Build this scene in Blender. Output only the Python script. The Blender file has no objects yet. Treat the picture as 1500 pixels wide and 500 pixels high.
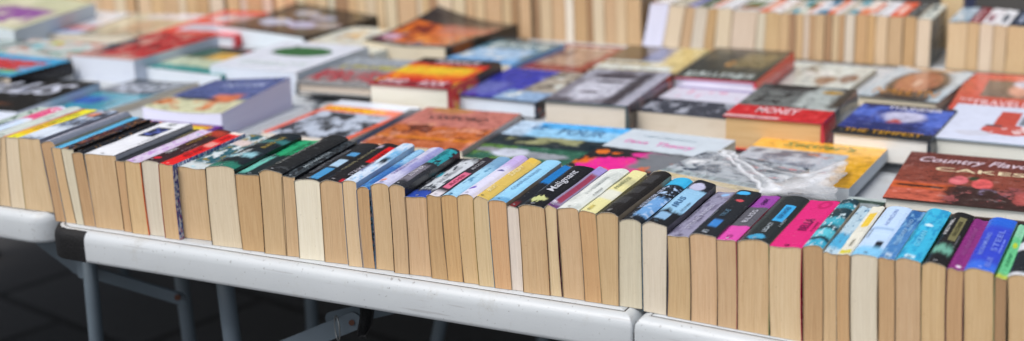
import bpy, bmesh, math, random
from mathutils import Vector, Matrix, noise as mnoise

random.seed(7)
TZ = 0.74                                   # height of the table tops above the paving
COL = bpy.context.scene.collection

# ------------------------------------------------------------------ camera
F, YAW, PITCH, ROLL = 2072.34, -0.462969, 0.282214, -0.027969
CAM = Vector((0, -1.48435, TZ + 0.638137))
_cy, _sy, _cp, _sp = math.cos(YAW), math.sin(YAW), math.cos(PITCH), math.sin(PITCH)
FWD = Vector((_sy*_cp, _cy*_cp, -_sp))
_r = Vector((_cy, -_sy, 0)); _u = _r.cross(FWD)
RIGHT = _r*math.cos(ROLL) + _u*math.sin(ROLL)
UP = -_r*math.sin(ROLL) + _u*math.cos(ROLL)

def ray(px, py):
    return (RIGHT*((px-750)/F) - UP*((py-250)/F) + FWD)
def at(px, py, z):                          # point at height z (over the table top) seen at px,py
    d = ray(px, py); t = (TZ + z - CAM.z)/d.z
    return CAM + d*t
def aty(px, py, y):                         # point on the upright plane at depth y
    d = ray(px, py); t = (y - CAM.y)/d.y
    return CAM + d*t

# ------------------------------------------------------------------ small helpers
def lin(c):
    def f(v):
        v = v/255.0
        return v/12.92 if v <= .04045 else ((v+.055)/1.055)**2.4
    return (f(c[0]), f(c[1]), f(c[2]), 1)

def link(o, parent=None):
    COL.objects.link(o)
    if parent is not None: o.parent = parent
    return o
def empty(name, loc, rz=0):
    o = bpy.data.objects.new(name, None); o.empty_display_size = .02
    o.location = loc; o.rotation_euler = (0, 0, rz); return link(o)
def tag(o, label=None, cat=None, group=None, kind=None):
    if label: o['label'] = label
    if cat: o['category'] = cat
    if group: o['group'] = group
    if kind: o['kind'] = kind
    return o
def mesh_obj(name, bm, mats, parent=None, smooth=False):
    me = bpy.data.meshes.new(name); bm.normal_update(); bm.to_mesh(me); bm.free()
    for m in (mats if isinstance(mats, (list, tuple)) else [mats]): me.materials.append(m)
    if smooth:
        for p in me.polygons: p.use_smooth = True
    return link(bpy.data.objects.new(name, me), parent)

# ------------------------------------------------------------------ node materials
class G:
    def __init__(s, name):
        s.m = bpy.data.materials.new(name); s.m.use_nodes = True
        s.nt = s.m.node_tree; s.n = s.nt.nodes; s.b = s.n['Principled BSDF']
    def node(s, t, **k):
        n = s.n.new(t)
        for a, b in k.items(): setattr(n, a, b)
        return n
    def put(s, sock, v):
        if isinstance(v, bpy.types.NodeSocket): s.nt.links.new(v, sock)
        else: sock.default_value = v
    def math(s, op, a, b=None, clamp=False):
        n = s.node('ShaderNodeMath', operation=op, use_clamp=clamp); s.put(n.inputs[0], a)
        if b is not None: s.put(n.inputs[1], b)
        return n.outputs[0]
    def step(s, x, e0, e1):
        n = s.node('ShaderNodeMapRange', interpolation_type='SMOOTHSTEP')
        s.put(n.inputs[0], x); n.inputs[1].default_value = e0; n.inputs[2].default_value = e1
        return n.outputs[0]
    def mix(s, fac, a, b, mode='MIX'):
        n = s.node('ShaderNodeMix', data_type='RGBA', blend_type=mode)
        s.put(n.inputs[0], fac); s.put(n.inputs[6], a); s.put(n.inputs[7], b)
        return n.outputs[2]
    def noise(s, vec, scale, detail=3, rough=.55, out=0):
        n = s.node('ShaderNodeTexNoise'); s.put(n.inputs['Vector'], vec)
        n.inputs['Scale'].default_value = scale; n.inputs['Detail'].default_value = detail
        n.inputs['Roughness'].default_value = rough
        return n.outputs[out]
    def vec(s, x, y, z=0.0):
        n = s.node('ShaderNodeCombineXYZ'); s.put(n.inputs[0], x); s.put(n.inputs[1], y); s.put(n.inputs[2], z)
        return n.outputs[0]
    def bump(s, h, strength, dist=.001):
        n = s.node('ShaderNodeBump'); n.inputs['Strength'].default_value = strength
        n.inputs['Distance'].default_value = dist
        s.put(n.inputs['Height'], h); s.nt.links.new(n.outputs[0], s.b.inputs['Normal'])

def plain(name, c, rough=.5, metal=0, var=.12, scale=40, spec=.5, bump=0):
    g = G(name); tc = g.node('ShaderNodeTexCoord').outputs['Object']
    f = g.noise(tc, scale, 4)
    L = lin(c); d = tuple(v*(1-var) for v in L[:3])+(1,); e = tuple(min(1, v*(1+var)) for v in L[:3])+(1,)
    g.put(g.b.inputs['Base Color'], g.mix(f, d, e))
    g.b.inputs['Roughness'].default_value = rough; g.b.inputs['Metallic'].default_value = metal
    g.b.inputs['Specular IOR Level'].default_value = spec
    if bump: g.bump(g.noise(tc, scale*4, 3), bump, .002)
    return g.m

def R(u0, u1, v0, v1, c, soft=.012, wob=0): return ('R', u0, u1, v0, v1, c, soft, wob)
def E(cu, cv, ru, rv, c, soft=.12, wob=0, ring=0): return ('E', cu, cv, ru, rv, c, soft, wob, ring)
def N(su, sv, thr, c, box=(0, 1, 0, 1), soft=.06, seed=0, wob=0): return ('N', su, sv, thr, c, box, soft, seed, wob)

def cover_mat(name, base, layers=(), rough=.24, spec=.4, photo=0):
    """printed card: base colour and printed shapes laid out in the cover's own UVs"""
    g = G(name)
    uv = g.node('ShaderNodeUVMap').outputs[0]
    sep = g.node('ShaderNodeSeparateXYZ'); g.nt.links.new(uv, sep.inputs[0])
    u, v = sep.outputs[0], sep.outputs[1]
    wobn = None
    def uvw(w):
        nonlocal wobn
        if not w: return u, v
        if wobn is None:
            a = g.node('ShaderNodeSeparateColor'); g.nt.links.new(g.noise(uv, 7, 4, .65, 1), a.inputs[0]); wobn = a
        du = g.math('MULTIPLY', g.math('SUBTRACT', wobn.outputs[0], .5), w*2)
        dv = g.math('MULTIPLY', g.math('SUBTRACT', wobn.outputs[1], .5), w*2)
        return g.math('ADD', u, du), g.math('ADD', v, dv)
    def rect(U, V, u0, u1, v0, v1, s):
        m = None
        for x, e, up in ((U, u0, 1), (U, u1, 0), (V, v0, 1), (V, v1, 0)):
            if e <= 0 and up: continue
            if e >= 1 and not up: continue
            k = g.step(x, e-s, e+s)
            if not up: k = g.math('SUBTRACT', 1.0, k)
            m = k if m is None else g.math('MULTIPLY', m, k)
        return m
    col = lin(base)
    for L in layers:
        if L[0] == 'R':
            _, u0, u1, v0, v1, c, s, w = L
            U, V = uvw(w); m = rect(U, V, u0, u1, v0, v1, s)
        elif L[0] == 'E':
            _, cu, cv, ru, rv, c, s, w, ring = L
            U, V = uvw(w)
            a = g.math('DIVIDE', g.math('SUBTRACT', U, cu), ru); b = g.math('DIVIDE', g.math('SUBTRACT', V, cv), rv)
            d = g.math('SQRT', g.math('ADD', g.math('MULTIPLY', a, a), g.math('MULTIPLY', b, b)))
            m = g.math('SUBTRACT', 1.0, g.step(d, 1-s, 1+s))
            if ring: m = g.math('MULTIPLY', m, g.step(d, 1-ring-s, 1-ring+s))
        else:
            _, su, sv, thr, c, box, s, seed, w = L
            nv = g.vec(g.math('MULTIPLY', u, su), g.math('MULTIPLY', v, sv), seed*3.7+.3)
            m = g.step(g.noise(nv, 1.0, 3, .6), thr-s, thr+s)
            U, V = uvw(w); k = rect(U, V, *box, .01)
            if k is not None: m = g.math('MULTIPLY', m, k)
        if m is None: col = lin(c); continue
        col = g.mix(m, col, lin(c))
    if photo:                               # fine light and dark detail of a printed photograph
        pv = g.vec(g.math('MULTIPLY', u, 11.0), g.math('MULTIPLY', v, 13.0), len(layers)*1.7+base[0]*.1)
        k1 = g.noise(pv, 1.0, 6, .75)
        col = g.mix(g.math('MULTIPLY', g.step(k1, .48, .66), photo), col, g.mix(1.0, col, (.22, .22, .26, 1), 'MULTIPLY'))
        col = g.mix(g.math('MULTIPLY', g.math('SUBTRACT', 1.0, g.step(k1, .34, .46)), photo*.6), col, g.mix(.30, g.mix(1.0, col, (1.6, 1.6, 1.6, 1), 'MULTIPLY'), (.75, .73, .70, 1)) if sum(base) > 210 else g.mix(.10, col, (.7, .7, .7, 1)))
    # print grain and handling marks
    tc = g.node('ShaderNodeTexCoord').outputs['Object']
    col = g.mix(g.math('MULTIPLY', g.noise(tc, 60, 5, .7), .28), col, (.35, .33, .31, 1), 'SOFT_LIGHT')
    sc = g.step(g.noise(tc, 300, 2), .70, .78)
    col = g.mix(g.math('MULTIPLY', sc, .25), col, (.6, .6, .6, 1))
    g.put(g.b.inputs['Base Color'], col)
    rr = g.math('ADD', g.math('MULTIPLY', g.noise(tc, 25, 4), .25), rough-.1)
    g.put(g.b.inputs['Roughness'], rr)
    g.b.inputs['Specular IOR Level'].default_value = spec
    g.bump(g.noise(tc, 18, 3), .25, .004)
    return g.m

def paper():
    g = G('page_edges')
    oi = g.node('ShaderNodeObjectInfo')
    uv = g.node('ShaderNodeUVMap').outputs[0]
    sep = g.node('ShaderNodeSeparateXYZ'); g.nt.links.new(uv, sep.inputs[0])
    off = g.math('MULTIPLY', oi.outputs['Random'], 37.0)
    wv = g.math('ADD', g.math('MULTIPLY', sep.outputs[0], 55.0), off)
    st = g.noise(g.vec(wv, g.math('MULTIPLY', sep.outputs[1], 1.6), off), 1.0, 5, .75)
    fine = g.noise(g.vec(g.math('MULTIPLY', wv, 6.0), g.math('MULTIPLY', sep.outputs[1], 3.0), off), 1.0, 2)
    base = oi.outputs['Color']
    self2 = g.mix(.35, base, (1, 1, 1, 1))
    c = g.mix(g.math('MULTIPLY', g.step(st, .38, .66), .75), base, g.mix(1.0, base, self2, 'MULTIPLY'))
    c = g.mix(g.math('MULTIPLY', g.step(fine, .46, .74), .55), c, g.mix(1.0, base, self2, 'MULTIPLY'))
    tc = g.node('ShaderNodeTexCoord').outputs['Object']
    blot = g.step(g.noise(tc, 22, 4, .6), .56, .75)
    c = g.mix(g.math('MULTIPLY', blot, .38), c, g.mix(1.0, base, self2, 'MULTIPLY'))
    spk = g.step(g.noise(tc, 420, 2), .70, .76)
    c = g.mix(g.math('MULTIPLY', spk, .35), c, (.18, .11, .05, 1))
    # paper browned by age along the outer leaves and edges
    eu = g.math('ABSOLUTE', g.math('SUBTRACT', g.math('FRACT', sep.outputs[0]), .5))
    c = g.mix(g.math('MULTIPLY', g.step(eu, .40, .5), .35), c, g.mix(1.0, base, self2, 'MULTIPLY'))
    g.put(g.b.inputs['Base Color'], c); g.b.inputs['Roughness'].default_value = .85
    g.b.inputs['Specular IOR Level'].default_value = .25
    g.bump(fine, .35, .0008)
    return g.m
PAPER = paper()
CARD = plain('worn_card_edge', (214, 208, 196), .8, var=.2, scale=90)

TONES = {'tan': (206, 178, 141), 'lt': (213, 190, 157), 'cr': (217, 201, 175), 'wh': (226, 217, 204), 'pk': (217, 199, 180),
         'dk': (197, 165, 126), 'br': (176, 143, 110), 'or': (206, 171, 129), 'gy': (214, 204, 186), 'lil': (222, 222, 242),
         'bk': (230, 228, 220), 'bw': (216, 222, 230), 'ylw': (212, 180, 136)}
TONE_WORD = {'tan': 'tan', 'lt': 'light tan', 'cr': 'cream', 'wh': 'near-white', 'pk': 'pale pinkish', 'dk': 'dark tan', 'br': 'brown',
             'or': 'orange-tan', 'gy': 'greyish cream', 'lil': 'lilac-white'}
def tone(k, v=.05):
    c = lin(TONES[k]); f = 1+random.uniform(-v, v)
    return (min(1, c[0]*f), min(1, c[1]*f*(1+random.uniform(-.02, .02))), min(1, c[2]*f*(1+random.uniform(-.04, .04))), 1)

_ink = {}
def ink(c):
    if c not in _ink:
        g = G('printed_ink'); g.b.inputs['Base Color'].default_value = lin(c); g.b.inputs['Roughness'].default_value = .35
        _ink[c] = g.m
    return _ink[c]

def lettering(body, mat, parent, place, w, h, name='title_lettering', shear=0, thick=.00025, mirror=False):
    """flat printed letters: place(s, t) maps 0..w, 0..h to a point in the parent's space"""
    cu = bpy.data.curves.new('lettering', 'FONT'); cu.body = body; cu.shear = shear; cu.resolution_u = 3
    cu.offset = .012
    t = bpy.data.objects.new('lettering', cu); COL.objects.link(t)
    bpy.context.view_layer.update()
    me = bpy.data.meshes.new_from_object(t.evaluated_get(bpy.context.evaluated_depsgraph_get()))
    bpy.data.objects.remove(t); bpy.data.curves.remove(cu)
    if not me.vertices: return None
    xs = [q.co.x for q in me.vertices]; ys = [q.co.y for q in me.vertices]
    x0, x1, y0, y1 = min(xs), max(xs), min(ys), max(ys)
    for q in me.vertices:
        s = (q.co.x-x0)/(x1-x0+1e-9)*w; tt = (q.co.y-y0)/(y1-y0+1e-9)*h
        if mirror: s = w - s
        q.co = place(s, tt)
    me.materials.clear(); me.materials.append(mat); me.name = name
    return link(bpy.data.objects.new(name, me), parent)

# ------------------------------------------------------------------ standing paperbacks (spine up, page edges to the front)
def standing_book(xa, xb, za, zb, ta, tb, y0, L, tn, spine, texts=(), label='', group=None, side=None, cat='book', detail=True, sag=None, thickness_shown=True):
    """cross-section bottom xa..xb at za,zb, top ta=(x,z) .. tb=(x,z); depth y0..y0+L"""
    gx = .0001; xa += gx; xb -= gx
    ta = (ta[0]+gx, ta[1]); tb = (tb[0]-gx, tb[1])
    org = Vector(((xa+xb)/2, y0, TZ+min(za, zb)))
    root = empty('paperback_book', org)
    tag(root, label, cat, group)
    n = 8
    sag = random.choice((-.0016, -.001, .0012, .002, .003)) if sag is None else sag
    skew = random.uniform(-.0015, .0025)
    bul = random.uniform(-.0012, .0012)
    def top(s, off=0):
        x = ta[0]+(tb[0]-ta[0])*s; z = ta[1]+(tb[1]-ta[1])*s
        return Vector((x-org.x, 0, TZ+z-org.z + sag*(4*s*(1-s)) + skew*math.sin(math.pi*2*s)*.5 - .0016*((2*s-1)**6) + off))
    def bot(s):
        x = xa+(xb-xa)*s; z = za+(zb-za)*s
        return Vector((x-org.x, 0, TZ+z-org.z+.0006))
    def side_pt(s, t, off=0):               # s=0 left / 1 right, t up
        a, b = bot(s), top(s); p = a.lerp(b, t); p.x += bul*math.sin(math.pi*t)+off
        return p
    # pages
    bm = bmesh.new(); uvl = bm.loops.layers.uv.new('UVMap')
    M = 7; e = .0004; yin = .0005
    def P(i, j, y):
        s = i/n; t = j/M
        a = side_pt(0, t, e); b = side_pt(1, t, -e); p = a.lerp(b, s)
        base = bot(s); tp = top(s, -.0006)
        p.z = base.z + (tp.z-base.z)*t; p.y = y
        return p
    # page ends are never quite level: tiny steps from leaf to leaf
    st = [random.uniform(0, .0005) for _ in range(n+1)]
    fr = [[bm.verts.new(P(i, j, yin+st[i])) for j in range(M+1)] for i in range(n+1)]
    bk = [[bm.verts.new(P(i, j, L-.0004)) for j in range(M+1)] for i in range(n+1)]
    def face(vs, uvs, mi=0):
        f = bm.faces.new(vs); f.material_index = mi
        for l, q in zip(f.loops, uvs): l[uvl].uv = q
        return f
    k = (xb-xa)/.03
    for i in range(n):
        for j in range(M):
            q = [(i/n, j/M), ((i+1)/n, j/M), ((i+1)/n, (j+1)/M), (i/n, (j+1)/M)]
            face([fr[i][j], fr[i+1][j], fr[i+1][j+1], fr[i][j+1]], q)
            face([bk[i+1][j], bk[i][j], bk[i][j+1], bk[i+1][j+1]], q)
    for i in range(n):
        q = [(i/n, 0), ((i+1)/n, 0), ((i+1)/n, 1), (i/n, 1)]
        face([fr[i+1][0], fr[i][0], bk[i][0], bk[i+1][0]], q)
        face([fr[i][M], fr[i+1][M], bk[i+1][M], bk[i][M]], q)
    pg = mesh_obj('page_block', bm, PAPER, root); pg.color = tone(tn)
    for p in pg.data.polygons: p.use_smooth = False
    # cover: outline left side, rounded spine, right side
    T = .0003
    def outline(off):
        o = [side_pt(0, j/M, -off) for j in range(M)]
        a = side_pt(0, 1, -off)
        ps = []
        for i in range(n+1):
            s = i/n; p = top(s, off); 
            if i == 0: p.x -= off
            if i == n: p.x += off
            p.x += bul*math.sin(math.pi)
            ps.append(p)
        return o+ps+[side_pt(1, 1-(j+1)/M, off) for j in range(M)]
    inn, out = outline(0), outline(T)
    bm = bmesh.new(); uvl = bm.loops.layers.uv.new('UVMap')
    K = len(inn); ns = 5
    def ring(pts, y, warp=0):
        return [bm.verts.new((p.x, y, p.z)) for p in pts]
    ys = [0, .004] + [L*q/ns for q in range(1, ns)] + [L-.003, L]
    wv = [0, 0]+[random.uniform(-.0006, .0006) for _ in range(ns-1)]+[0, 0]
    ro = []
    for y, w_ in zip(ys, wv):
        r_ = ring(out, y)
        for i, q in enumerate(r_):
            if M <= i <= M+n: q.co.z += w_
        ro.append(r_)
    ri0, ri1 = ring(inn, 0), ring(inn, L)
    def cf(vs, uvs, mi):
        f = bm.faces.new(vs); f.material_index = mi
        for l, q in zip(f.loops, uvs): l[uvl].uv = q
    for i in range(K-1):
        if i < M: uu = (0.0, 0.0); mi = 1
        elif i < M+n: uu = ((i-M)/n, (i-M+1)/n); mi = 0
        else: uu = (1.0, 1.0); mi = 2
        for j in range(len(ys)-1):
            v0, v1 = ys[j]/L, ys[j+1]/L
            if mi: a0, a1 = i/K, (i+1)/K
            else: a0, a1 = uu
            cf([ro[j][i], ro[j+1][i], ro[j+1][i+1], ro[j][i+1]], [(a0, v0), (a0, v1), (a1, v1), (a1, v0)], mi)
        cf([ri0[i], ro[0][i], ro[0][i+1], ri0[i+1]], [(0, 0)]*4, 3 if mi == 0 else mi)
        cf([ro[-1][i], ri1[i], ri1[i+1], ro[-1][i+1]], [(0, 1)]*4, mi)
    sm, lm, rm = spine
    cv = mesh_obj('cover', bm, [sm, lm, rm, CARD], root)
    w = abs(tb[0]-ta[0])
    for (body, u, hfrac, v0, v1, c, sh) in texts:
        if len(body) > 2:
            if not sh: hfrac *= .74
            c_ = (v0+v1)/2; v0, v1 = c_-(c_-v0)*.84, c_+(v1-c_)*.84
        hh = w*hfrac; ww = (v1-v0)*L
        def place(s, t, u=u, v0=v0, hh=hh):
            uu = min(.97, max(.03, u + hfrac/2 - t/w))
            p = top(uu, T+.0009)
            return Vector((p.x, v0*L+s, p.z))
        lettering(body, ink(c), root, place, ww, hh, shear=sh)
    return root

# ------------------------------------------------------------------ books lying flat
def flat_book(edge, pl, pr, L, zt, zb, tn, cover, side_c, label, texts=(), hard=False, spine='R', curl=None, edge_c=None, rotfix=None, cat='book', name=None, wmax=None):
    A = at(*pl, zt); B = at(*pr, zt)
    d = (B-A); w = d.length
    ang = math.atan2(d.y, d.x)
    if rotfix is not None: ang = rotfix
    if isinstance(L, tuple):
        q = at(*L, zt); v_ = (q-A) if edge == 'n' else (A-q); L = v_.length
        a2 = math.atan2(v_.y, v_.x)-math.pi/2
        mid = (A+B)/2; ang = ang*.5+a2*.5
        A = mid-Vector((math.cos(ang), math.sin(ang), 0))*w/2
    X = Vector((math.cos(ang), math.sin(ang), 0)); Y = Vector((-X.y, X.x, 0))
    O = A if edge == 'n' else A - Y*L
    t = zt-zb
    root = empty(name or ('hardback_book' if hard else 'paperback_book'), (O.x, O.y, TZ+zb+.0004), ang)
    tag(root, label, cat)
    print('FLAT %-28s w %.3f L %.3f  ang %.1f  x %.2f y %.2f..%.2f' % (label[:28], w, L, math.degrees(ang), O.x, O.y, O.y+L))
    ct = .0026 if hard else .0005; ins = .004 if hard else .0003
    cf_ = curl or (lambda u, v: 0)
    nu, nv = 10, 12
    # pages
    bm = bmesh.new(); uvl = bm.loops.layers.uv.new('UVMap')
    def lay(u, v, k):                                   # k 0..1 through the page block
        fore = (u if spine == 'L' else 1-u)
        x = ins+(w-2*ins)*u if spine != 'R' else ins+(w-ins-ct)*u
        if spine == 'L': x = ct+(w-ins-ct)*u
        return Vector((x, ins+(L-2*ins)*v, ct+(t-2*ct)*k + (cf_(u, v))*k**2))
    def grid(k, flip):
        g_ = [[bm.verts.new(lay(i/nu, j/nv, k)) for j in range(nv+1)] for i in range(nu+1)]
        for i in range(nu):
            for j in range(nv):
                vs = [g_[i][j], g_[i+1][j], g_[i+1][j+1], g_[i][j+1]]
                f = bm.faces.new(vs if not flip else vs[::-1])
        return g_
    top = grid(1, False); bot = grid(0, True)
    def wall(a, b, fl):
        for i in range(len(a)-1):
            vs = [a[i], a[i+1], b[i+1], b[i]]
            f = bm.faces.new(vs if fl else vs[::-1])
            q = [(0, i), (0, i+1), (1, i+1), (1, i)]
            q = q if fl else q[::-1]
            for l, z in zip(f.loops, q): l[uvl].uv = (z[0], z[1]/12)
    wall([c[0] for c in bot], [c[0] for c in top], True); wall([c[-1] for c in bot], [c[-1] for c in top], False)
    wall(bot[0], top[0], False); wall(bot[-1], top[-1], True)
    pg = mesh_obj('page_block', bm, PAPER, root); pg.color = tone(tn, .03)
    # cover: bottom board, spine side, top board as one folded sheet
    bm = bmesh.new(); uvl = bm.loops.layers.uv.new('UVMap')
    def board(z0, z1, mi, lift):
        rows = []
        for zz in (z0, z1):
            rows.append([[bm.verts.new((w*i/nu, L*j/nv, zz+(cf_(i/nu, j/nv) if lift else 0))) for j in range(nv+1)] for i in range(nu+1)])
        lo, hi = rows
        for i in range(nu):
            for j in range(nv):
                for g_, fl in ((lo, True), (hi, False)):
                    vs = [g_[i][j], g_[i+1][j], g_[i+1][j+1], g_[i][j+1]]
                    q = [(i/nu, j/nv), ((i+1)/nu, j/nv), ((i+1)/nu, (j+1)/nv), (i/nu, (j+1)/nv)]
                    if fl: vs = vs[::-1]; q = q[::-1]
                    f = bm.faces.new(vs); f.material_index = mi if not fl else 1
                    for l, z in zip(f.loops, q): l[uvl].uv = z
        def rim(a, b, fl):
            for i in range(len(a)-1):
                vs = [a[i], a[i+1], b[i+1], b[i]]
                f = bm.faces.new(vs if fl else vs[::-1]); f.material_index = 2
        rim([c[0] for c in lo], [c[0] for c in hi], True); rim([c[-1] for c in lo], [c[-1] for c in hi], False)
        rim(lo[0], hi[0], False); rim(lo[-1], hi[-1], True)
    board(0, ct, 1, False); board(t-ct, t, 0, True)
    if spine in 'RL':                                    # spine side, gently rounded
        xs = w if spine == 'R' else 0; sg = 1 if spine == 'R' else -1
        u = 1 if spine == 'R' else 0; bulge = .0035 if hard else .0012
        m = 6; cols = []
        for j in range(nv+1):
            c = []
            for kk in range(m+1):
                k = kk/m; zz = t*k + cf_(u, j/nv)*k
                c.append(bm.verts.new((xs+sg*(bulge*math.sin(math.pi*k)+.0002), L*j/nv, zz)))
            cols.append(c)
        for j in range(nv):
            for kk in range(m):
                vs = [cols[j][kk], cols[j+1][kk], cols[j+1][kk+1], cols[j][kk+1]]
                q = [(kk/m, j/nv), (kk/m, (j+1)/nv), ((kk+1)/m, (j+1)/nv), ((kk+1)/m, j/nv)]
                if spine == 'L': vs = vs[::-1]; q = q[::-1]
                f = bm.faces.new(vs); f.material_index = 1
                for l, z in zip(f.loops, q): l[uvl].uv = z
        for j in (0, nv):                                # close the ends of the rounded spine as a thin lip
            c = cols[j]
            inner = [bm.verts.new((xs-sg*ct*1.2, L*j/nv, q.co.z)) for q in c]
            for kk in range(m):
                vs = [c[kk], c[kk+1], inner[kk+1], inner[kk]]
                f = bm.faces.new(vs if (j == 0) == (spine == 'R') else vs[::-1]); f.material_index = 2
    sidem = side_c if isinstance(side_c, bpy.types.Material) else cover_mat('cover_back', side_c)
    edgem = (cover_mat('cover_edge', edge_c) if edge_c else (sidem if hard else CARD))
    mesh_obj('cover', bm, [cover, sidem, edgem], root)
    for tx in texts:
        body, u, v, tw, th, c = tx[:6]; sh = tx[6] if len(tx) > 6 else 0; mir = tx[7] if len(tx) > 7 else False
        def place(s, q, u=u, v=v):
            x = u*w+s; y = v*L+q
            return Vector((x, y, t+.0005+cf_(min(1, max(0, x/w)), min(1, max(0, y/L)))))
        lettering(body, ink(c), root, place, tw*w, th*L, shear=sh, mirror=mir)
    return root

BLACK = (26, 26, 30)
# ------------------------------------------------------------------ front row of paperbacks
W_, K_ = (228, 232, 236), (28, 28, 32)
SEAM = -0.573
TILT = 0.038
def ztab(x):                                # top of the front tables at x
    if x < -1.502: return .007
    if x > SEAM: return -(x-SEAM)*TILT
    return 0.0

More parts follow.
